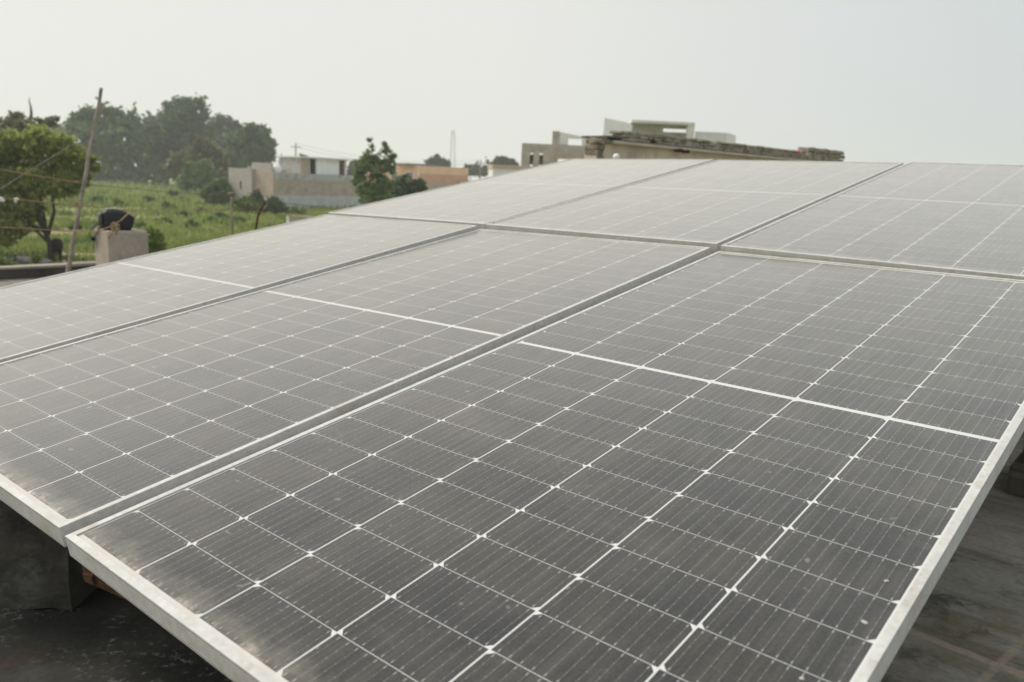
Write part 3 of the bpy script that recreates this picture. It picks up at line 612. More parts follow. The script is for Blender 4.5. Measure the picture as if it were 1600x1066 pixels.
C1 = hit(790, 258, 120); C1.z = 0; t = empty('brick_house', C1, 'low pale brick house half hidden behind the panels, left of grey block house', 'house')
zz = hit(790, 258, 120).z
MB().box(-1.8, 6, 0, 6, -0.2, zz - 0.6, frame(C1, (1, .15))).build('wall', OFFWHITE, t); MB().box(-1.9, 6.1, -0.1, 6.1, zz - .598, zz, frame(C1, (1, .15))).build('parapet', PALEBRICK, t)

# ------------------------------------------------------------------ grey block house (right of centre)
YG = 24.0; g0 = hit(815, 262, YG); t = empty('grey_house', (g0.x, YG, 0), 'unfinished grey block house with two slit windows', 'house')
X = lambda px, Y=YG: hit(px, 240, Y).x
zt = hit(850, 225, YG).z
b = MB(); Y0, Y1 = YG, YG + 0.25
zs0, zs1 = hit(838, 266, YG).z, hit(838, 239, YG).z
b.box(X(815), X(828), Y0, Y1, 0, zt); b.box(X(833.5), X(843), Y0, Y1, 0, zt); b.box(X(849), X(872), Y0, Y1, 0, zt); b.box(X(925), X(958), Y0, Y1, 0, zt)
for (a0, a1) in ((828, 833.5), (843, 849)): b.box(X(a0), X(a1), Y0 + .002, Y1 - .002, zs1, zt - .002); b.box(X(a0), X(a1), Y0 + .002, Y1 - .002, 0, zs0)
zo1 = hit(900, 243, YG).z; b.box(X(872), X(925), Y0 + .002, Y1 - .002, zo1, zt - .002); b.box(X(872), X(925), Y0 + .002, Y1 - .002, 0, zo1 - 2.4)
b.box(X(815) + .0, X(815) + .25, Y1 + .001, YG + 5, 0, zt); b.build('wall', GREYBLOCK, t)
lt = MB().box(X(868), X(929), Y0 - .06, Y0 - .002, zo1 - 0.12, zo1 + 0.02).build('lintel', MUDPLASTER, t)
MB().box(X(862), X(872.5), Y0 + .01, Y0 + .26, zt + .002, hit(868, 205, YG).z).build('column', GREYBLOCK, t)
zA, zB = hit(873, 206, YG).z, hit(935, 219, YG).z
pp_ = MB(); x0, x1 = X(872.8), X(938)
def slantwall(b, xa, xb, y0, y1, z0, za, zb):
    b.add([(xa, y0, z0), (xb, y0, z0), (xb, y1, z0), (xa, y1, z0), (xa, y0, za), (xb, y0, zb), (xb, y1, zb), (xa, y1, za)], [(3, 2, 1, 0), (4, 5, 6, 7), (0, 1, 5, 4), (1, 2, 6, 5), (2, 3, 7, 6), (3, 0, 4, 7)])
zg0, zg1 = hit(898, 222, YG).z, hit(898, 216.5, YG).z; xg0, xg1 = X(887), X(909)
lerp = lambda x: zA + (zB - zA) * (x - x0) / (x1 - x0)
slantwall(pp_, x0, xg0, Y0 + .05, Y0 + .2, zt + .002, zA, lerp(xg0)); slantwall(pp_, xg0, xg1, Y0 + .052, Y0 + .198, zg1, lerp(xg0) - .002, lerp(xg1) - .002)
slantwall(pp_, xg1, x1, Y0 + .05, Y0 + .2, zt + .002, lerp(xg1), zB); pp_.build('parapet', OFFWHITE, t)
MB().box(X(815) + .26, X(868), Y1 + .002, YG + 5, zt - .5, zt - .3).build('roof', SLAB, t)

# ------------------------------------------------------------------ neighbouring house with the rough brick parapet
PL = at(970, 203, 13.0); PRt = at(1315, 243, 18.3); dN = Vector((PRt.x - PL.x, PRt.y - PL.y, 0)); LN = dN.length
HN = frame((PL.x, PL.y, 0), dN); zN = PL.z; zSl = at(972, 222, 13.0).z
t = empty('plastered_wall', (PL.x, PL.y, 0), 'tall brown plastered wall topped by a ledge and loose weathered bricks', 'wall')
b = MB(); rows = 3; bh = (zN - zSl - 0.03) / rows
ends = [LN * 0.86, LN * 0.84, LN * 0.79]
for r_ in range(rows):
    u = 0.0 + (0.06 if r_ % 2 else 0) ; 
    while u < ends[r_]:
        L = random.uniform(0.19, 0.24); zz = zSl + 0.03 + r_ * bh + random.uniform(-.004, .004)
        if not (r_ == 2 and random.random() < 0.04):
            b.box(u, u + L - random.uniform(.004, .014), random.uniform(-.02, .012), 0.115 + random.uniform(-.01, .02), zz, zz + bh - 0.008, HN, 0.006)
        b.box(u, u + L, 0.12, 0.23, zz, zz + bh - 0.008, HN, 0.004)
        u += L
for k in range(13):
    for r_ in range(2 if k > 2 else 1):
        u = LN * 0.845 + 0.22 * k * 0.42; 
u = LN * 0.80
while u < LN * 1.0:
    for r_ in range(3): zz = zSl + 0.03 + r_ * 0.085; b.box(u, u + 0.23, random.uniform(-.03, .02), 0.24, zz, zz + 0.08, HN, 0.012)
    u += 0.245
b.build('brick_courses', BRICK, t, bevel=0.006)
MB().box(-0.25, LN * 1.02, -0.09, 0.36, zSl - 0.035, zSl + 0.012, HN).build('roof_slab', SLAB, t)
wl = MB(); wl.box(-0.55, LN * 1.0, 0.0, 0.25, 0, zSl - 0.037, HN); wl.build('wall', noisy('pale_mud_plaster', (0.60, 0.51, 0.42), (0.50, 0.425, 0.35), 2.0, 0.9, 0.15, 0.3, 14, stain=(0.38, 0.325, 0.27), stainscale=1.6), t)
b = MB(); z = 2.0
while z < zSl - 0.06: b.box(-0.56 + random.uniform(-.015, .015), -0.40 + random.uniform(-.015, .015), -0.03, 0.24, z, z + 0.075, HN, 0.008); z += 0.08
for (u_, z_, r_) in ((-0.50, zSl - 0.02, .075), (-0.38, zSl - 0.01, .065), (-0.29, zSl - 0.02, .05), (-0.45, zSl + 0.045, .045)):
    b.box(u_ - r_, u_ + r_, -0.05, 0.12, z_ - r_ * .6, z_ + r_ * .6, HN @ Matrix.Translation((0, 0, 0)), 0.02)
b.build('broken_column', noisy('sooty_column', (0.30, 0.26, 0.21), (0.15, 0.13, 0.11), 9, 0.95, .1, .6, 40), t, bevel=0.012)
MB().box(-0.36, 0.02, -0.06, 0.5, zSl + 0.045, zSl + 0.075, HN).build('stone_slab', noisy('dark_stone', (0.12, 0.11, 0.10), (0.08, 0.075, 0.07), 6, .9, .2, .3), t)
q = at(1063, 237, 14.2); b = MB()
for k in range(4): b.blob(q + Vector((0.06 * k - .1, -0.22, random.uniform(-.02, .02))), (0.05, 0.04, 0.03), 8, 6, 0.2)
tag(b.build('rag', noisy('dark_rag', (0.10, 0.03, 0.03), (0.02, 0.02, 0.02), 9, .9, .1, 0), origin=q, smooth=True), 'dark red rag tucked under the slab edge of the plastered wall', 'rag')
q = at(1238, 239.5, 17.0); b = MB()
for k in range(3): b.blob(q + Vector((0.10 * k - .1, 0, 0.01 * k)), (0.08, 0.06, 0.03), 8, 6, 0.2)
tag(b.build('rag', REDCLOTH, origin=q, smooth=True), 'bright red cloth lying on the bricks at the far right', 'rag')
q = at(963, 246, 10.5); t = empty('lamp_post', (q.x, q.y, ROOF), 'small white round lamp on a pipe in front of the plastered wall', 'lamp')
MB().tube([(q.x, q.y, 0), (q.x, q.y, q.z - 0.03)], 0.02, 8).build('pipe', POLEGREY, t); MB().blob(q + Vector((0, 0, 0.005)), 0.042, 14, 10).build('bulb', WHITE, t, smooth=True)

# ------------------------------------------------------------------ white unfinished upper storey behind
YW = 36.0; q = hit(960, 220, YW); t = empty('white_house', (q.x, YW, 0), 'white unfinished house with an open beam frame on its roof', 'house')
X = lambda px: hit(px, 205, YW).x; Z = lambda px, py, dy=0.0: hit(px, py, YW + dy).z; XX = lambda px, dy: hit(px, 205, YW + dy).x
b = MB(); slantwall(b, X(943), X(986), YW, YW + .2, 0, Z(943, 184), Z(986, 193)); b.build('wall', WHITE, t)
MB().box(XX(986, .3), XX(1085, .3), YW + 0.3, YW + 2.2, Z(1030, 193, .3), Z(1030, 189, .3)).build('beam', OFFWHITE, t)
b = MB(); b.box(XX(987, 1), XX(1083, 1), YW + 1.0, YW + 1.25, Z(1030, 200, 1), Z(1030, 193, .3) - .002); b.box(XX(987, 1), XX(1036, 1), YW + 1.0, YW + 1.25, 0, Z(1030, 200, 1) - .002); b.box(XX(1036, 1) + .002, XX(1075, 1), YW + 1.002, YW + 1.24, 0, Z(1055, 207, 1)); b.build('wall', CEMENT, t)
MB().box(XX(1074, .35), XX(1085, .35), YW + .35, YW + .6, 0, Z(1080, 193, .3) - .004).build('column', OFFWHITE, t)
b = MB(); b.box(XX(1086, 2.6), XX(1135, 2.6), YW + 2.6, YW + 2.8, 0, Z(1110, 206.5, 2.6)); b.build('wall', OFFWHITE, t)
b = MB(); q = hit(1133, 215, YW); slantwall(b, XX(1135.5, 2.6), XX(1151, 2.6), YW + 2.62, YW + 4, 0, Z(1136, 207, 2.6), Z(1151, 212, 2.6)); b.build('wall', WHITE, t)
MB().box(X(943), X(1150), YW + 2.9, YW + 8, 0, Z(1000, 235)).build('lower_storey', OFFWHITE, t)

# small stub wall beyond the panels
q = gr(458, 352); q = at(456, 350, 48); q.z = 0
HS = frame(q, (1, 0.5)); zz = at(456, 337.5, 48).z
t = empty('wall_stub', q, 'low unfinished brick stub wall in the grass below the block house', 'wall')
MB().box(-0.25, 1.2, 0, 0.35, -.1, zz, HS).build('wall', PINKPLASTER, t); MB().box(-0.27, -0.15, -0.05, -0.002, -.1, zz + .03, HS).build('quoin', WHITE, t)

# ------------------------------------------------------------------ poles, mast
def upole(px, ytop, ybase, Y, name, lab, arm=True):
    q = hit(px, ytop, Y); t = empty(name, (q.x, Y, 0), lab, 'utility pole', 'utility poles in the distance')
    MB().tube([(q.x, Y, 0), (q.x, Y, q.z)], [0.17, 0.11], 8).build('pole_shaft', POLEGREY, t, smooth=True)
    if arm: MB().box(q.x - 0.9, q.x + 0.9, Y - .06, Y + .06, q.z - 0.7, q.z - 0.58).build('crossarm', POLEGREY, t)
    return q
a1 = upole(462, 224, 262, 150, 'utility_pole', 'tall grey utility pole behind the block house roof')
a2 = upole(440, 240, 262, 190, 'utility_pole', 'shorter dark utility pole left of the tall one', False)
a3 = upole(751, 250, 275, 170, 'utility_pole', 'thin utility pole between orange house and grey house')
a4 = upole(424, 243, 262, 230, 'utility_pole', 'faintest utility pole just right of the big trees', False)
for dz in (0.0, -0.65):
    pts = [a1 + Vector((0, 0, dz)).lerp(Vector((0, 0, dz)), 0) + (a3 - a1) * f - Vector((0, 0, 1.5 * 4 * f * (1 - f))) for f in np.linspace(0, 1, 24)]
    tag(MB().tube(pts, 0.02, 5).build('power_line', WIRE, origin=pts[12]), 'thin power line sagging between two far utility poles', 'power line', 'power lines between the far poles')
YM = 560; q = hit(708.5, 204, YM); t = empty('radio_mast', (q.x, YM, 0), 'pale lattice radio mast fading into the haze', 'mast')
b = MB(); wb, wt = 2.2, 0.9; hM = q.z; ns = 14; cor = [(-1, -1), (1, -1), (1, 1), (-1, 1)]
pt_ = lambda k, f: Vector((q.x + cor[k][0] * (wb + (wt - wb) * f), YM + cor[k][1] * (wb + (wt - wb) * f), hM * f))
for k in range(4): b.tube([pt_(k, 0), pt_(k, 1)], 0.11, 5)
b.build('mast_leg', STEEL, t); b = MB()
for i in range(ns):
    f0, f1 = i / ns, (i + 1) / ns
    for k in range(4): b.tube([pt_(k, f0), pt_((k + 1) % 4, f1)], 0.06, 4); b.tube([pt_(k, f1), pt_((k + 1) % 4, f1)], 0.05, 4)
b.build('lattice', STEEL, t)
b = MB()
for k in range(3): b.box(q.x - 1.3 + k * 1.0, q.x - 0.9 + k * 1.0, YM - 1.3, YM - 1.0, hM - 3.2, hM - 0.4)
b.build('antenna', OFFWHITE, t)

# ------------------------------------------------------------------ trees
def leaves(cen, rad, n, size, squash=0.9, shell=0.55, clump=40):
    """n small leaf-clump quads scattered in clusters through a set of crown blobs"""
    cen = np.array(cen); rad = np.array(rad); wgt = rad ** 1.8; wgt /= wgt.sum()
    nc = max(24, n // clump); bi = rng.choice(len(cen), nc, p=wgt)
    d = rng.normal(size=(nc, 3)); d /= np.linalg.norm(d, axis=1)[:, None]
    rr = rng.uniform(shell ** 3, 1.05, nc) ** (1 / 3)
    cc = cen[bi] + d * (rr * rad[bi])[:, None] * np.array([1, 1, squash])
    cr_ = np.minimum(rad[bi], np.median(rad)) * rng.uniform(0.10, 0.30, nc)
    ci = rng.integers(0, nc, n); P = cc[ci] + rng.normal(size=(n, 3)) * cr_[ci][:, None] * np.array([1, 1, 0.7])
    st = rng.random(n) < 0.12; P[st] += rng.normal(size=(int(st.sum()), 3)) * cr_[ci][st][:, None] * 1.6
    a = rng.normal(size=(n, 3)); a /= np.linalg.norm(a, axis=1)[:, None]
    b = rng.normal(size=(n, 3)); b -= a * (a * b).sum(1)[:, None]; b /= np.linalg.norm(b, axis=1)[:, None]
    sz = size * rng.uniform(0.55, 1.35, n)[:, None]; a *= sz; b *= sz * 0.55
    return np.stack([P - a, P + b * 0.9 - a * 0.1, P + a, P - b * 0.9 + a * 0.1], 1).reshape(-1, 3)
def leafobj(name, V, mat, parent, org):
    n = len(V) // 4; me = bpy.data.meshes.new(name); me.vertices.add(len(V)); me.vertices.foreach_set('co', (V - np.array(org)).astype(np.float32).ravel())
    me.loops.add(len(V)); me.loops.foreach_set('vertex_index', np.arange(len(V), dtype=np.int32)); me.polygons.add(n)
    me.polygons.foreach_set('loop_start', np.arange(0, len(V), 4, dtype=np.int32)); me.update(calc_edges=True); me.materials.append(mat)
    o = bpy.data.objects.new(name, me); COL.objects.link(o); o.parent = parent; return o
def tree(name, blobs, d, n, size, lmat, trunk, lab, cat='tree', group=None, bark=BARK, depth=1.0, shell=0.5, squash=0.9, tr=1.0, nl=20, clump=40):
    cen, rad = [], []
    for (x, y, r_) in blobs:
        q = at(x, y, d); cen.append((q.x, q.y + random.uniform(-.5, .5) * r_ * d / FPX * depth, q.z)); rad.append(r_ * d / FPX)
    bx_, by_ = trunk[0]; q = at(bx_, by_, d); org = Vector((q.x, q.y, 0))
    t = empty(name, org, lab, cat, group)
    V = leaves(cen, rad, n, size, squash, shell, clump); V = V[:]; 
    keep = (V[:, 2].reshape(-1, 4).min(1) > 0.02); V = V.reshape(-1, 4, 3)[keep].reshape(-1, 3)
    leafobj('crown', V, lmat, t, org)
    b = MB(); scale = d / FPX
    P = [org] + [at(x, y, d) for x, y in trunk]; P = [P[0]] + [p for p in P[1:] if p.z > 0.15]
    r0 = max(0.05, 2.6 * scale) * tr; m_ = len(P)
    if m_ < 2: P.append(P[0] + Vector((0, 0, 0.6))); m_ = 2
    b.tube(P, [r0 * (1.15 - 0.55 * i / (m_ - 1)) for i in range(m_)], 8)
    idx = sorted(range(len(cen)), key=lambda i: -rad[i])[:nl]
    for i in idx:
        st = P[max(1, m_ - 1 - (i % 2))] if m_ > 2 else P[-1]; e = Vector(cen[i]); mid = st.lerp(e, 0.55) + Vector((random.uniform(-.2, .2) * rad[i], random.uniform(-.2, .2) * rad[i], -0.15 * rad[i]))
        if e.z > st.z - rad[i] * 0.5: b.tube([st, st.lerp(mid, 0.5) + Vector((0, 0, .05 * rad[i])), mid, e], [r0 * .5, r0 * .4, r0 * .28, r0 * .1], 6)
    b.build('trunk', bark, t, smooth=True)
    return t
GT = 'big trees beyond the field'
tree('broad_tree', [(135, 190, 20), (165, 186, 22), (196, 197, 22), (120, 206, 15), (150, 216, 28), (190, 222, 28), (213, 217, 15), (168, 240, 24), (205, 247, 16), (135, 235, 16), (178, 182, 12), (118, 195, 8)], 205, 10000, 0.78, L_DARK, [(172, 283), (172, 262), (168, 240)], 'broad dark tree just right of the bamboo pole top', group=GT)
tree('broad_tree', [(285, 172, 17), (270, 168, 11), (308, 168, 13), (262, 182, 15), (240, 202, 14), (282, 200, 30), (250, 226, 24), (302, 212, 24), (322, 207, 12), (240, 252, 20), (275, 248, 22), (295, 185, 18), (316, 180, 8)], 215, 11000, 0.80, L_DARK, [(262, 284), (264, 262), (272, 232)], 'tallest of the dark trees beyond the field', group=GT)
tree('broad_tree', [(243, 196, 13), (228, 204, 12), (236, 215, 16), (222, 222, 12), (230, 250, 16)], 262, 3400, 0.95, L_PALE, [(232, 283), (232, 230)], 'hazy greyish tree filling the gap left of the tallest tree', group=GT)
tree('broad_tree', [(343, 194, 13), (362, 199, 13), (338, 214, 15), (356, 226, 18), (377, 210, 12), (332, 203, 9), (350, 245, 18)], 250, 5000, 0.86, L_PALE, [(352, 284), (352, 240)], 'pale grey-green tree behind and right of the tallest tree', group=GT)
tree('broad_tree', [(396, 208, 14), (376, 220, 15), (412, 213, 12), (402, 235, 21), (372, 246, 18), (420, 228, 7), (386, 256, 15), (415, 245, 10), (424, 221, 4)], 205, 7500, 0.76, L_DARK, [(390, 285), (390, 260), (392, 240)], 'dark drooping tree rising behind the block house', group=GT)
tree('olive_tree', [(300, 240, 14), (320, 233, 15), (282, 250, 12), (336, 244, 13), (310, 256, 16), (275, 262, 10), (345, 256, 10)], 172, 5500, 0.62, L_MID, [(312, 286), (312, 262)], 'olive-brown round tree in front of the tallest tree', group=GT)
tree('broad_tree', [(24, 190, 12), (14, 200, 12), (60, 198, 11), (40, 200, 13), (78, 190, 8), (70, 206, 12), (20, 212, 14), (50, 214, 14), (8, 212, 8), (84, 186, 4)], 96, 3200, 0.40, L_MID, [(46, 290), (47, 240), (48, 205)], 'thin-topped olive tree with a bare dead limb, behind the near tree', group=GT)
DT = [o for o in COL.objects if o.get('label') == 'thin-topped olive tree with a bare dead limb, behind the near tree'][0]
P = [at(*q, 96) for q in ((47, 215), (47, 190), (49, 178), (48, 166), (46, 160), (46, 152))]
MB().tube(P, [0.26, 0.2, 0.16, 0.1, 0.07, 0.03], 7).build('dead_limb', BARK, DT, smooth=True)
tree('broad_tree', [(92, 204, 9), (84, 210, 8), (101, 208, 7), (94, 218, 12)], 300, 1200, 0.9, L_PALE, [(92, 262), (92, 225)], 'small faint tree seen between the near tree and the pole', group=GT)
tree('broad_tree', [(-12, 196, 14), (2, 205, 9), (-20, 215, 20), (4, 218, 12)], 120, 2200, 0.5, L_DARK, [(-10, 290), (-10, 225)], 'dark green tree cut by the left picture edge', group=GT)
# treeline behind the houses at centre
for (bl, dd, mm, lab) in (([(500, 250, 0.1)], 0, None, None),
    ([(473, 246, 5), (466, 254, 8), (480, 252, 6)], 260, L_BLUE, 'small hazy tree peeking behind the white stair room'),
    ([(555, 262, 10), (548, 270, 8)], 220, L_PALE, 'hazy tree between the stair room and the slender tree'),
    ([(672, 254, 6), (682, 248, 5), (690, 255, 7), (697, 256, 5)], 240, L_PALE, 'hazy twin-topped tree rising behind the orange house roof'),
    ([(728, 262, 7), (738, 266, 9), (752, 266, 9), (765, 262, 9), (774, 266, 8)], 260, L_BLUE, 'hazy line of trees right of the orange house'),
    ([(782, 252, 7), (790, 254, 7), (802, 257, 6), (776, 258, 6)], 240, L_BLUE, 'rounded hazy tree above the low pale brick house')):
    if mm: tree('distant_tree', bl, dd, 900 if len(bl) < 4 else 1600, 0.75, mm, [(bl[0][0], bl[0][1] + 14), (bl[0][0], bl[0][1])], lab, group='hazy trees behind the houses')
# the near tree
tree('spreading_tree', [(30, 224, 20), (68, 220, 21), (104, 232, 20), (5, 238, 26), (58, 248, 30), (112, 252, 20), (138, 252, 13), (20, 280, 28), (66, 284, 24), (104, 288, 19), (8, 322, 30), (38, 328, 22), (128, 282, 12), (6, 348, 24), (28, 352, 16), (14, 370, 15), (40, 345, 10), (-35, 250, 40), (-40, 310, 40), (88, 300, 12), (148, 262, 7), (-10, 225, 22)], 40.0, 40000, 0.125, L_NEAR,
     [(79, 413), (79, 398), (77, 380), (73, 364)], 'bushy bright green tree with forked dark trunk, left of the bamboo pole', shell=0.45, tr=1.75, nl=5, clump=30)
NTR = [o for o in COL.objects if o.get('label', '').startswith('bushy bright green')][0]
b = MB()
for path in ([(74, 365), (66, 352), (58, 338), (52, 320), (47, 300)], [(75, 366), (81, 350), (84, 330), (84, 310), (90, 290)], [(73, 362), (68, 345), (64, 325), (62, 300), (60, 270)], [(60, 340), (45, 330), (25, 315), (5, 300)]):
    P = [at(x, y, 40) + Vector((0, random.uniform(-.3, .3) * i, 0)) for i, (x, y) in enumerate(path)]
    b.tube(P, [0.10 * (1 - 0.15 * i) for i in range(len(P))], 8)
b.build('limb', BARK, NTR, smooth=True)
# slender tree in front of the orange house
tree('slender_tree', [(578, 219, 4), (580, 230, 6), (575, 243, 8), (584, 250, 8), (601, 225, 4.5), (604, 236, 6.5), (609, 248, 7), (600, 258, 11), (570, 262, 12), (590, 270, 13), (612, 264, 7), (560, 256, 6), (563, 274, 11), (592, 290, 18), (568, 296, 14), (608, 288, 10), (580, 312, 18), (602, 308, 14), (556, 268, 5), (615, 243, 4), (617, 256, 4), (568, 250, 5), (596, 240, 4), (555, 284, 6)], 68, 16000, 0.115, L_SLIM,
     [(588, 330), (589, 300), (590, 275), (582, 250)], 'slender twin-topped green tree between block house and orange house', squash=1.0, shell=0.1, clump=22)
GB = 'bushes around the houses'
def bush(blobs, d, n, size, mat, lab, name='bush'): 
    bx_ = sum(q[0] for q in blobs) / len(blobs); by_ = max(q[1] + q[2] for q in blobs)
    tree(name, blobs, d, n, size, mat, [(bx_, by_), (bx_, by_ - blobs[0][2])], lab, 'bush', GB, tr=0.5)
bush([(634, 285, 10), (650, 291, 11), (618, 296, 13), (600, 310, 14), (660, 294, 7), (630, 305, 15), (650, 305, 12)], 76, 5000, 0.22, L_BLUE, 'rounded deep green bush before the orange house')
bush([(300, 266, 12), (318, 262, 11), (312, 282, 18), (330, 290, 13), (292, 286, 11)], 150, 5200, 0.42, L_BUSH, 'large light green bush left of the block house')
bush([(345, 294, 15), (334, 310, 13), (352, 312, 10), (324, 300, 9)], 106, 4000, 0.32, L_BUSH, 'light green bush touching the grey wing of the block house')
bush([(385, 318, 11), (398, 326, 9), (372, 322, 9)], 92, 1800, 0.26, L_WEED, 'yellow-green bush under the pinkish house corner')
bush([(430, 320, 10), (424, 328, 9), (440, 328, 7)], 92, 2400, 0.26, L_BLUE, 'dark round bush at the foot of the long house wall')
bush([(462, 332, 6), (475, 335, 6), (450, 333, 6)], 94, 1300, 0.24, L_WEED, 'low weedy bush along the pale base of the long wall')
bush([(398, 305, 8), (404, 314, 8), (390, 312, 6)], 97, 900, 0.26, L_PALE, 'sparse greyish shrub against the pinkish house corner')
bush([(236, 372, 13), (228, 382, 10), (245, 380, 11), (236, 395, 14)], 30, 3600, 0.10, L_WEED, 'leafy weed clump right of the concrete block', 'weed_clump')
bush([(54, 408, 5), (58, 403, 4), (52, 414, 6)], 33, 700, 0.09, L_WEED, 'bright weed tuft standing before the wallowing buffalo', 'weed_clump')
bush([(8, 415, 9), (-5, 412, 10), (22, 418, 7), (34, 418, 6)], 34, 1600, 0.10, L_WEED, 'bright weeds at the left picture edge behind the kerb', 'weed_clump')
bush([(93, 411, 4), (92, 416, 5)], 34, 400, 0.08, L_WEED, 'small weed tuft behind the standing buffalo\'s leg', 'weed_clump')
bush([(296, 292, 7), (278, 296, 8), (262, 290, 6), (240, 292, 7), (224, 290, 6)], 188, 2600, 0.46, L_BLUE, 'low green hedge along the far edge of the field', 'hedge')
GU = 'undergrowth below the big trees'
bush([(128, 268, 12), (112, 272, 10), (146, 274, 10), (160, 268, 12), (120, 280, 8)], 200, 3000, 0.6, L_DARK, 'dark undergrowth left of the broad tree trunk, behind the pole')
bush([(186, 270, 12), (176, 276, 9), (200, 276, 9)], 202, 2200, 0.6, L_DARK, 'dark undergrowth at the foot of the broad tree')
bush([(228, 268, 10), (214, 274, 10), (222, 281, 8), (205, 268, 9), (240, 272, 11), (255, 270, 12), (272, 268, 14), (248, 280, 8), (285, 275, 9)], 206, 3600, 0.6, L_DARK, 'dark undergrowth at the foot of the tallest tree')
bush([(350, 272, 12), (370, 270, 14), (338, 268, 10), (392, 272, 12)], 204, 2600, 0.6, L_DARK, 'dark undergrowth behind the grey house wing')
# thin far fence
YF = 180; t = empty('wire_fence', hit(230, 292, YF), 'thin wire fence along the far side of the field', 'fence'); t.location.z = 0
b = MB(); xs = [hit(px, 290, YF).x for px in range(120, 345, 9)]
pz = []
for x in xs: MB().tube([(x, YF, 0), (x + random.uniform(-.1, .1), YF, 1.7)], 0.055, 6).build('fence_post', POLEGREY, t)
for z in (0.5, 1.0, 1.5): b.tube([(xs[0], YF, z), (xs[-1], YF, z)], 0.018, 4)
b.build('fence_wire', STEEL, t)

# ------------------------------------------------------------------ grass (uncountable)
def grass(n, size, sel):
    out = []
    px = rng.uniform(-160, 620, n); py = 268 + rng.uniform(0, 1, n) ** 1.25 * 165
    V = np.zeros((n * 4, 3)); k = 0
    for x, y in zip(px, py):
        if y < 252 + x * 0.0437 + 22: continue
        q = gr(float(x), float(y)); 
        if not (24 < q.y < 190): continue
        if ((q.x - pond_c.x) / 5.1) ** 2 + ((q.y - pond_c.y + 1.2) / 2.6) ** 2 < 1.0: continue
        if sel(x, y): continue
        h = size * (0.5 + random.random()) * (0.6 + q.y / 70); a = random.uniform(0, 6.28); w_ = h * random.uniform(.25, .5)
        ux, uy = c(a) * w_, s(a) * w_; lx, ly = random.uniform(-.35, .35) * h, random.uniform(-.35, .35) * h; z0 = hz(q.x, q.y) - 0.03
        V[k * 4:(k + 1) * 4] = [(q.x - ux * .4, q.y - uy * .4, z0), (q.x + ux * .4, q.y + uy * .4, z0), (q.x + lx + ux * .5, q.y + ly + uy * .5, z0 + h), (q.x + lx - ux * .25, q.y + ly - uy * .25, z0 + h * .8)]; k += 1
    return V[:k * 4]
paths = lambda x, y: (60 < x < 260 and abs(y - 342) < 3.5) or (95 < x < 250 and abs(y - 329) < 2.0) or (-60 < x < 120 and abs(y - (373 - max(0, x) * .09)) < 4) or (96 < x < 200 and 396 < y < 406)
V = grass(60000, 0.24, paths)
go = leafobj('grass', V, GRASSB, None, (0, 0, 0)); tag(go, 'patchy yellow-green grass covering the field', 'grass', kind='stuff')

for (x, y, r_) in ((150, 312, 5), (185, 318, 6), (232, 312, 5), (262, 322, 6), (285, 335, 6), (300, 352, 7), (255, 346, 6), (330, 345, 7), (312, 330, 5), (215, 352, 6), (180, 350, 5), (345, 340, 6), (270, 304, 5), (120, 355, 6), (372, 345, 6)):
    q = gr(x, y + r_); dd = (q - CAM).dot(FW)
    if dd > 20: tree('weed_clump', [(x, y, r_), (x + r_ * 1.2, y + r_ * .3, r_ * .8), (x - r_ * 1.1, y + r_ * .4, r_ * .7)], dd, 420, 0.0032 * dd, random.choice((L_WEED, L_BLUE, L_BUSH)), [(x, y + r_), (x, y)], 'low leafy weed clump standing in the field grass', 'weed', 'weed clumps in the field', tr=0.3, nl=3)

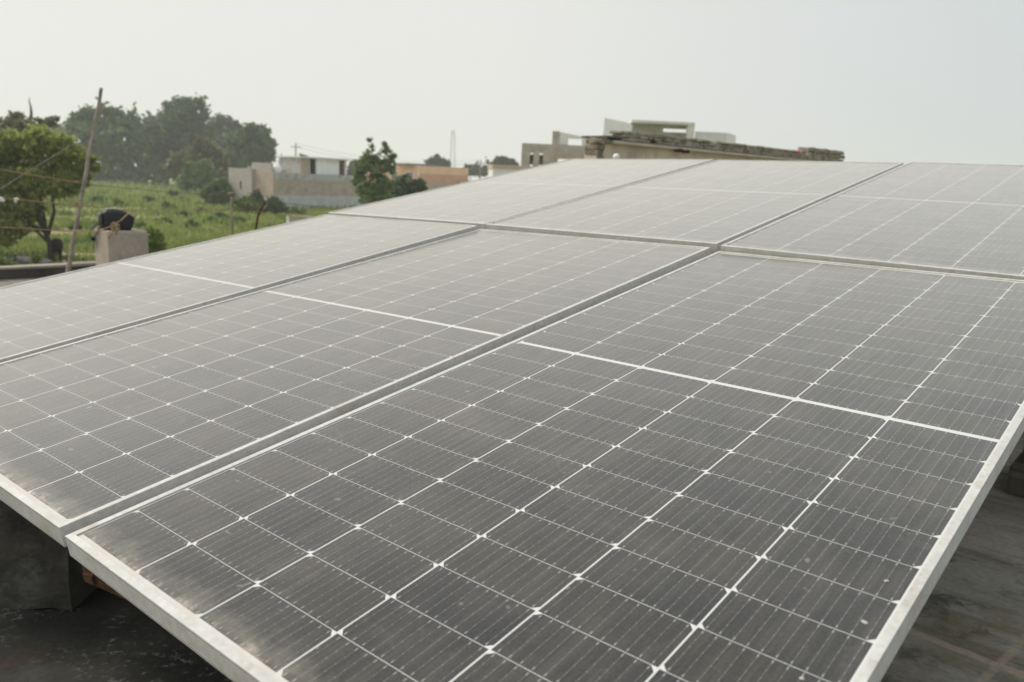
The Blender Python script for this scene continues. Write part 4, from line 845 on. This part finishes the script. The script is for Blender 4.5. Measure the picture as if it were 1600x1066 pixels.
# ------------------------------------------------------------------ buffaloes
def skin(name, pts, edges, mat, parent=None, org=None, levels=2):
    me = bpy.data.meshes.new(name); org = Vector(org); me.from_pydata([tuple(Vector(p[:3]) - org) for p in pts], edges, []); me.update()
    o = bpy.data.objects.new(name, me); COL.objects.link(o)
    if parent: o.parent = parent
    else: o.location = org
    mo = o.modifiers.new('skin', 'SKIN'); mo.use_smooth_shade = True
    for i, p in enumerate(pts):
        sv = me.skin_vertices[0].data[i]; r_ = p[3]; sv.radius = (r_, p[4] if len(p) > 4 else r_); sv.use_root = (i == 0)
    ss = o.modifiers.new('sub', 'SUBSURF'); ss.levels = levels; ss.render_levels = levels; me.materials.append(mat); return o
def standing_buffalo(px, py, d, yaw, sc, lab):
    q = at(px, py, d); org = Vector((q.x, q.y, 0.06)); t = empty('buffalo', org, lab, 'buffalo')
    Mx = Matrix.Translation(org) @ Matrix.Rotation(yaw, 4, 'Z') @ Matrix.Scale(sc, 4)      # +y: the way it faces
    P = [(0, -0.62, 0.98, .27, .27), (0, -0.2, 0.93, .33, .33), (0, 0.25, 0.94, .33, .34), (0, 0.62, 1.0, .26, .28), (0, 0.95, 0.86, .16, .18), (0, 1.2, 0.62, .13, .14), (0, 1.38, 0.36, .10, .10), (0, 1.46, 0.2, .075, .075),
         (-.17, -0.72, 0.72, .15), (-.17, -0.66, 0.5, .09), (-.17, -0.80, 0.36, .065), (-.17, -0.76, 0.10, .055), (-.17, -0.72, 0.03, .07),
         (.17, -0.78, 0.72, .15), (.18, -0.74, 0.5, .09), (.18, -0.90, 0.36, .065), (.18, -0.86, 0.10, .055), (.18, -0.82, 0.03, .07),
         (-.16, 0.55, 0.66, .12), (-.16, 0.55, 0.40, .075), (-.16, 0.54, 0.12, .055), (-.16, 0.57, 0.03, .068),
         (.16, 0.62, 0.66, .12), (.16, 0.64, 0.40, .075), (.16, 0.63, 0.12, .055), (.16, 0.66, 0.03, .068)]
    E = [(0, 1), (1, 2), (2, 3), (3, 4), (4, 5), (5, 6), (6, 7), (0, 8), (8, 9), (9, 10), (10, 11), (11, 12), (0, 13), (13, 14), (14, 15), (15, 16), (16, 17), (3, 18), (18, 19), (19, 20), (20, 21), (3, 22), (22, 23), (23, 24), (24, 25)]
    W = [tuple(Mx @ Vector(p[:3])) + tuple(r_ * sc for r_ in p[3:]) for p in P]
    skin('body', W, E, HIDE, t, org)
    MB().tube([Mx @ Vector(p) for p in ((0, -0.9, 1.02), (0.02, -0.98, 0.86), (0.03, -0.97, 0.6), (0.02, -0.96, 0.42))], [.035 * sc, .028 * sc, .02 * sc, .035 * sc], 8).build('tail', HIDE, t, smooth=True)
    for sg in (-1, 1):
        MB().tube([Mx @ Vector(p) for p in ((sg * .09, 1.16, .76), (sg * .24, 1.10, .80), (sg * .34, 0.96, .86), (sg * .32, 0.82, .94))], [.045 * sc, .04 * sc, .03 * sc, .012 * sc], 8).build('horn', HORN, t, smooth=True)
        MB().blob(Mx @ Vector((sg * .2, 1.13, .68)), (.10 * sc, .03 * sc, .045 * sc), 10, 8).build('ear', HIDE, t, smooth=True)
    return t
standing_buffalo(90, 412, 41.0, R(27), 0.92, 'dark buffalo standing beside the near tree trunk, seen from behind')
q = at(55, 410, 38.0); org = Vector((q.x, q.y, 0.1)); t = empty('buffalo', org, 'dark mud-caked buffalo lying low in the pond left of the tree trunk', 'buffalo')
Mx = Matrix.Translation(org) @ Matrix.Rotation(R(84), 4, 'Z')
P = [(0, -0.5, .22, .30, .26), (0, 0.0, .24, .33, .28), (0, 0.42, .24, .27, .25), (0, 0.72, .30, .17, .17), (0.05, 0.95, .34, .14, .15), (0.1, 1.18, .26, .10, .10), (.12, 1.32, .20, .075, .075), (.0, -.78, .12, .2, .18)]
skin('body', [tuple(Mx @ Vector(p[:3])) + p[3:] for p in P], [(0, 1), (1, 2), (2, 3), (3, 4), (4, 5), (5, 6), (0, 7)], HIDEMUD, t, org)
for sg in (-1, 1):
    MB().tube([Mx @ Vector(p) for p in ((0.05 + sg * .08, .95, .44), (.05 + sg * .25, .92, .50), (.05 + sg * .33, .80, .56), (.05 + sg * .28, .68, .6))], [.045, .04, .03, .012], 8).build('horn', HORN, t, smooth=True)
    MB().blob(Mx @ Vector((0.05 + sg * .18, .93, .37)), (.05, .08, .03), 10, 8).build('ear', HIDE, t, smooth=True)

# ------------------------------------------------------------------ haze: one closed box of thin air
hm = bpy.data.materials.new('haze_air'); hm.use_nodes = True; ht = hm.node_tree; ht.nodes.clear()
pv = ht.nodes.new('ShaderNodeVolumePrincipled'); pv.inputs['Color'].default_value = (0.93, 0.95, 0.96, 1); pv.inputs['Density'].default_value = 0.0006; pv.inputs['Anisotropy'].default_value = 0.2
ho = ht.nodes.new('ShaderNodeOutputMaterial'); ht.links.new(pv.outputs[0], ho.inputs['Volume'])
hzb = MB().box(-1800, 1800, -1700, 1800, -1.2, 60).build('haze', hm); tag(hzb, kind='stuff', label='thin pale haze hanging over the whole field', cat='haze')
